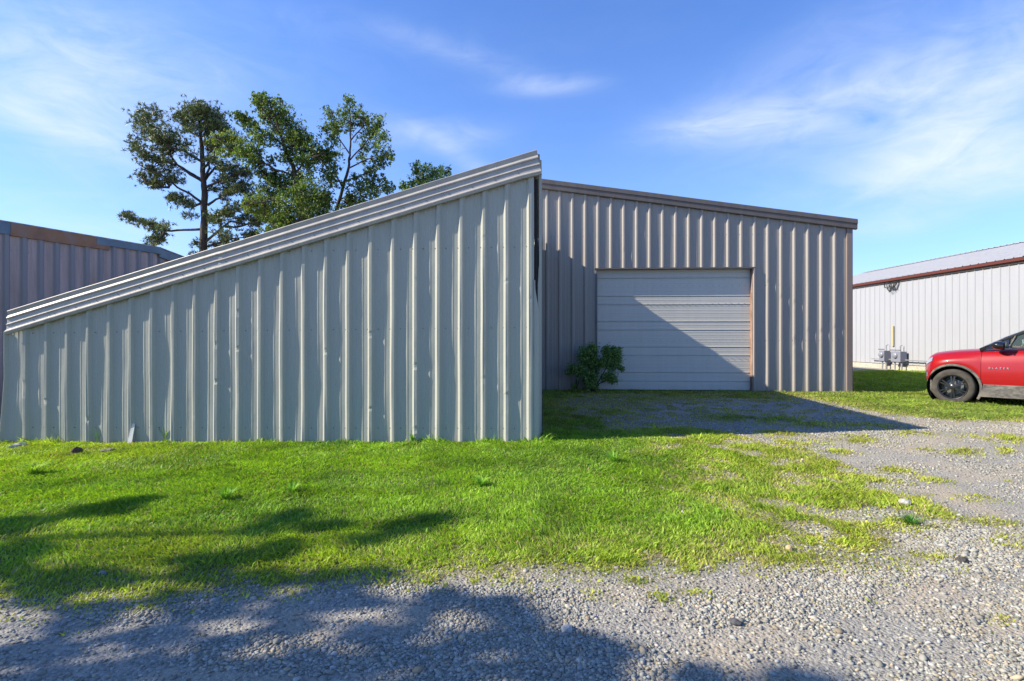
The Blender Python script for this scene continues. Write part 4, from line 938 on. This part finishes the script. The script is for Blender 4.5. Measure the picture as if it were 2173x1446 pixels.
# nose cap
s0 = section(LF); nose = [[(LF - .035 * (1 - abs(q)), y * q, z) for q in np.linspace(-1, 1, 9)] for y, z in s0]; mb.sheet(nose)
body = part(mb, 'front_body', M_paint, auto=35)
mb, _ = body_sheet(1.62, LR, 'r', M_paint); s1 = section(LR); mb.sheet([[(LR + .06 * (1 - abs(q)), y * q, z) for q in np.linspace(-1, 1, 9)] for y, z in s1]); part(mb, 'rear_body', M_paint, auto=35)
for s in (-1, 1):
    mb = MB(); ls = [.4465] + [l for l in LS if .45 < l < 1.61] + [1.614]
    mb.sheet([[(l, s * y, z) for y, z in section(l)[:9]] for l in ls]); dr = part(mb, 'front_door', M_paint, auto=35, solid=.0)
    mb = MB(); mb.box(1.40, 1.58, s * .925, s * .965, .90, .93); part(mb, 'door_handle', M_paint, dr, bevel=.008)
    if s < 0:
        cu = bpy.data.curves.new('badge', 'FONT'); cu.body = 'BLAZER'; cu.size = .052; cu.space_character = 1.9; cu.extrude = .002; cu.align_x = 'LEFT'
        to = bpy.data.objects.new('tmp', cu); col.objects.link(to); dg = bpy.context.evaluated_depsgraph_get(); me = bpy.data.meshes.new_from_object(to.evaluated_get(dg)); col.objects.unlink(to); bpy.data.objects.remove(to)
        me.materials.clear(); me.materials.append(M_chr); bo = link(bpy.data.objects.new('badge', me), dr); bo.location = (.56, -.938, .775); bo.rotation_euler = (R(90), 0, 0)
# deck under the windows
mb = MB(); mb.box(.44, LR - .05, -.80, .80, .98, 1.0); mb.box(.45, LR - .1, -.78, .78, .45, .47); part(mb, 'floor', M_well)
# greenhouse
def gh(l, top):      # rail heights / widths
    if not top: return (.835 if l < 2.6 else .80, ztop(l) - .02)
    z = float(np.interp(l, [.40, .80, 1.15, 1.40, 1.8, 2.4, 3.0, 3.18], [1.165, 1.40, 1.575, 1.635, 1.665, 1.655, 1.60, 1.50])); w = float(np.interp(l, [.40, .8, 1.15, 1.4, 2.6, 3.18], [.80, .74, .68, .655, .64, .60])); return (w, z)
for s in (-1, 1):
    # roof rail / pillar band
    mb = MB(); L2 = [.40, .6, .8, 1.0, 1.15, 1.4, 1.8, 2.2, 2.6, 3.0, 3.18]
    mb.sheet([[(l, s * (gh(l, 1)[0] - .03), gh(l, 1)[1] + .012), (l, s * (gh(l, 1)[0] + .008), gh(l, 1)[1] + .004), (l + .02, s * (gh(l, 1)[0] + .022), gh(l, 1)[1] - .065)] for l in L2]); part(mb, 'roof_rail', M_blk, auto=50, solid=.01)
    def pane(a, b, name, m, zofs=0.0, lowa=None):
        mb = MB(); g = []
        for l in np.linspace(a, b, 7):
            wb_, zb_ = gh(l, 0); wt_, zt_ = gh(max(.42, l + .02), 1); zt_ -= .05
            if zt_ < zb_ + .01: zt_ = zb_ + .01
            g.append([(l, s * lerp(wb_, wt_ + .015, q) , lerp(zb_, zt_, q)) for q in (0, .5, 1)])
        mb.sheet(g); return part(mb, name, m, solid=.004)
    pane(.50, .84, 'quarter_panel', M_blk); w1 = pane(.86, 1.55, 'side_window', M_glass); pane(1.55, 1.66, 'pillar', M_blk); pane(1.66, 2.45, 'side_window', M_glass); pane(2.45, 3.16, 'rear_quarter', M_blk)
    mb = MB(); mb.box(.84, 2.5, s * .84, s * .862, 1.195, 1.222); part(mb, 'sill_strip', M_clad)
    mb = MB(); mb.tube([(.85, s * .825, 1.21), (.93, s * .765, 1.42)], .012, 6); part(mb, 'pillar_strip', M_clad)
mb = MB(); mb.sheet([[(l, q * gh(l, 1)[0], gh(l, 1)[1] + .02 * (1 - q * q)) for q in np.linspace(-1, 1, 7)] for l in [1.40, 1.8, 2.2, 2.6, 3.0, 3.18]]); part(mb, 'roof', M_blk, smooth=True)
mb = MB(); mb.sheet([[(l - .10 * (1 - q * q), q * (gh(l, 1)[0] - .02), gh(l, 1)[1] + .01 * (1 - q * q)) for q in np.linspace(-1, 1, 9)] for l in [.42, .8, 1.15, 1.40]]); part(mb, 'windscreen', M_glass, smooth=True)
mb = MB(); mb.sheet([[(3.18, q * .6, 1.50) for q in (-1, 0, 1)], [(3.24, q * .72, 1.15) for q in (-1, 0, 1)]]); part(mb, 'rear_window', M_blk)
# mirrors
for s in (-1, 1):
    mb = MB(); rows = []
    for k in range(9):
        a = k / 8; x_ = .62 + .20 * a; rr = math.sin(math.pi * min(max(a * .86 + .10, 0), 1)) ** .5
        rows.append([(x_ , s * (.98 + .12 * rr * math.cos(q)), 1.235 + .085 * rr * math.sin(q)) for q in np.linspace(0, 2 * math.pi, 17)])
    mb.sheet(rows); mb.tube([(.76, s * .82, 1.17), (.74, s * .93, 1.19)], .03, 8); part(mb, 'mirror', M_blk, smooth=True)
    mb = MB(); mb.box(.815, .822, s * .90, s * 1.06, 1.17, 1.30); part(mb, 'mirror_glass', M_blk, car, bevel=.003)
# cladding: wheel arch flares, sills, bumpers
def arch(c, s):
    mb = MB(); g = []
    for a in np.linspace(R(-28), R(208), 34):
        row = []
        for rr, o in ((.428, -.03), (.428, .012), (.438, .020), (.470, .018), (.476, .0)):
            l = c + rr * math.cos(a); z = .38 + rr * math.sin(a); row.append((l, s * (min(wid(min(max(l, LF), LR)), W) * .996 + o), z))
        g.append(row)
    mb.sheet(g); return part(mb, 'wheel_arch', M_clad, auto=40)
for s in (-1, 1):
    for c in (0, WB): arch(c, s)
    mb = MB(); mb.prism([(.43, .22), (WB - .43, .22), (WB - .47, .36), (WB - .48, .468), (.48, .468), (.47, .36)], s * .80, s * .945); part(mb, 'sill', M_clad, bevel=.008)
for c in (0, WB):
    mb = MB(); mb.lathe([(.435, -.90), (.435, .90)], 40, Matrix.Translation((c, 0, .38)) @ Matrix.Rotation(R(90), 4, 'X')); mb.box(c - .44, c + .44, -.55, .55, .30, .80); part(mb, 'wheel_well', M_well)
mb = MB(); g = []
for q in np.linspace(-1, 1, 15):
    l = lerp(-.36, LF - .04, 1 - abs(q) ** 2.4) ; w_ = wid(max(LF, l)) * .985 * q if abs(q) > .7 else q * .62 * W / .62 * .72
    g.append((l, q * W * (.96 if abs(q) > .95 else .93)))
mb.sheet([[(l + .05, y * .98, .22) for l, y in g], [(l, y, .30) for l, y in g], [(l, y, .505) for l, y in g]]); part(mb, 'front_bumper', M_clad, auto=40, solid=.01)
mb = MB(); mb.box(LR - .1, LR + .05, -.8, .8, .25, .50); mb.box(WB + .47, LR - .02, -.91, .91, .25, .48); part(mb, 'rear_bumper', M_clad, bevel=.02)
mb = MB(); mb.box(-.3, LR - .2, -.7, .7, .22, .30); part(mb, 'underbody', M_well)
M_lamp = mat('lamp_lens', (.35, .35, .37), .08, .2, .6, coat=1.)
for s in (-1, 1):
    mb = MB(); g = []
    for l in np.linspace(-.63, -.36, 6):
        se = section(l); g.append([(l - .006, s * (se[k][0] + .008), se[k][1] + dz) for k, dz in ((4, .01), (5, .012), (6, -.01))])
    mb.sheet(g); part(mb, 'running_light', M_lamp, solid=.004)
    mb = MB(); g = []
    for l in np.linspace(-.64, -.53, 4):
        se = section(l); g.append([(l - .01, s * (se[k][0] + .006), se[k][1]) for k in (1, 2)])
    mb.sheet(g); part(mb, 'headlight', M_lamp, solid=.004)
    mb = MB(); mb.box(LR - .18, LR + .05, s * .55, s * .80, .95, 1.05); part(mb, 'tail_light', M_red, bevel=.01)
mb = MB(); mb.box(LF - .045, LF - .01, -.36, .36, .55, .82); part(mb, 'grille', M_blk, bevel=.01)
for o_ in [o for o in col.objects if o.parent is car or (o.parent is not None and o.parent.parent is car)]:
    if o_.type == 'MESH' and o_.name.split('.')[0] not in ('sill', 'wheel_well', 'underbody', 'badge', 'door_handle'):
        for v in o_.data.vertices:
            if v.co.x < -.36: v.co.x = -.36 + (v.co.x + .36) * .62
# wheels
def wheel(c, s):
    Mx = Matrix.Translation((c, s * .80, .38)) @ Matrix.Rotation(R(90) * (1 if s < 0 else -1), 4, 'X')
    w_ = bpy.data.objects.new('wheel', None); link(w_, car)
    mb = MB(); mb.lathe([(.248, -.10), (.29, -.118), (.335, -.112), (.357, -.09), (.364, -.05), (.365, 0), (.364, .05), (.357, .09), (.335, .112), (.29, .120), (.252, .108), (.245, .09), (.245, -.09)], 48, Mx, close=True)
    part(mb, 'tyre', M_tyre, w_, auto=40)
    mb = MB(); mb.lathe([(.248, .105), (.242, .112), (.228, .104), (.220, .06), (.215, -.05), (.0, -.06)], 48, Mx)
    for k in range(6):
        a0 = k * math.pi / 3 + .52
        for da in (-.13, .13):
            A = Matrix.Rotation(a0 + da, 4, 'Z'); mb.prism([(.045, .088), (.225, .070), (.228, .098), (.045, .112)], -.013, .013, Mx @ A)
    mb.lathe([(.0, .118), (.035, .118), (.055, .108), (.062, .08)], 24, Mx)
    part(mb, 'rim', M_rim, w_, auto=30)
    mb = MB(); mb.lathe([(.0, -.04), (.16, -.04), (.16, -.02), (.0, -.02)], 32, Mx); part(mb, 'brake_disc', mat('brake_disc', (.2, .2, .2), .4, .8), w_)
for c in (0, WB):
    for s in (-1, 1): wheel(c, s)
scene.render.engine = 'CYCLES'
scene.cycles.max_bounces = 6; scene.cycles.transparent_max_bounces = 8; scene.cycles.use_denoising = True
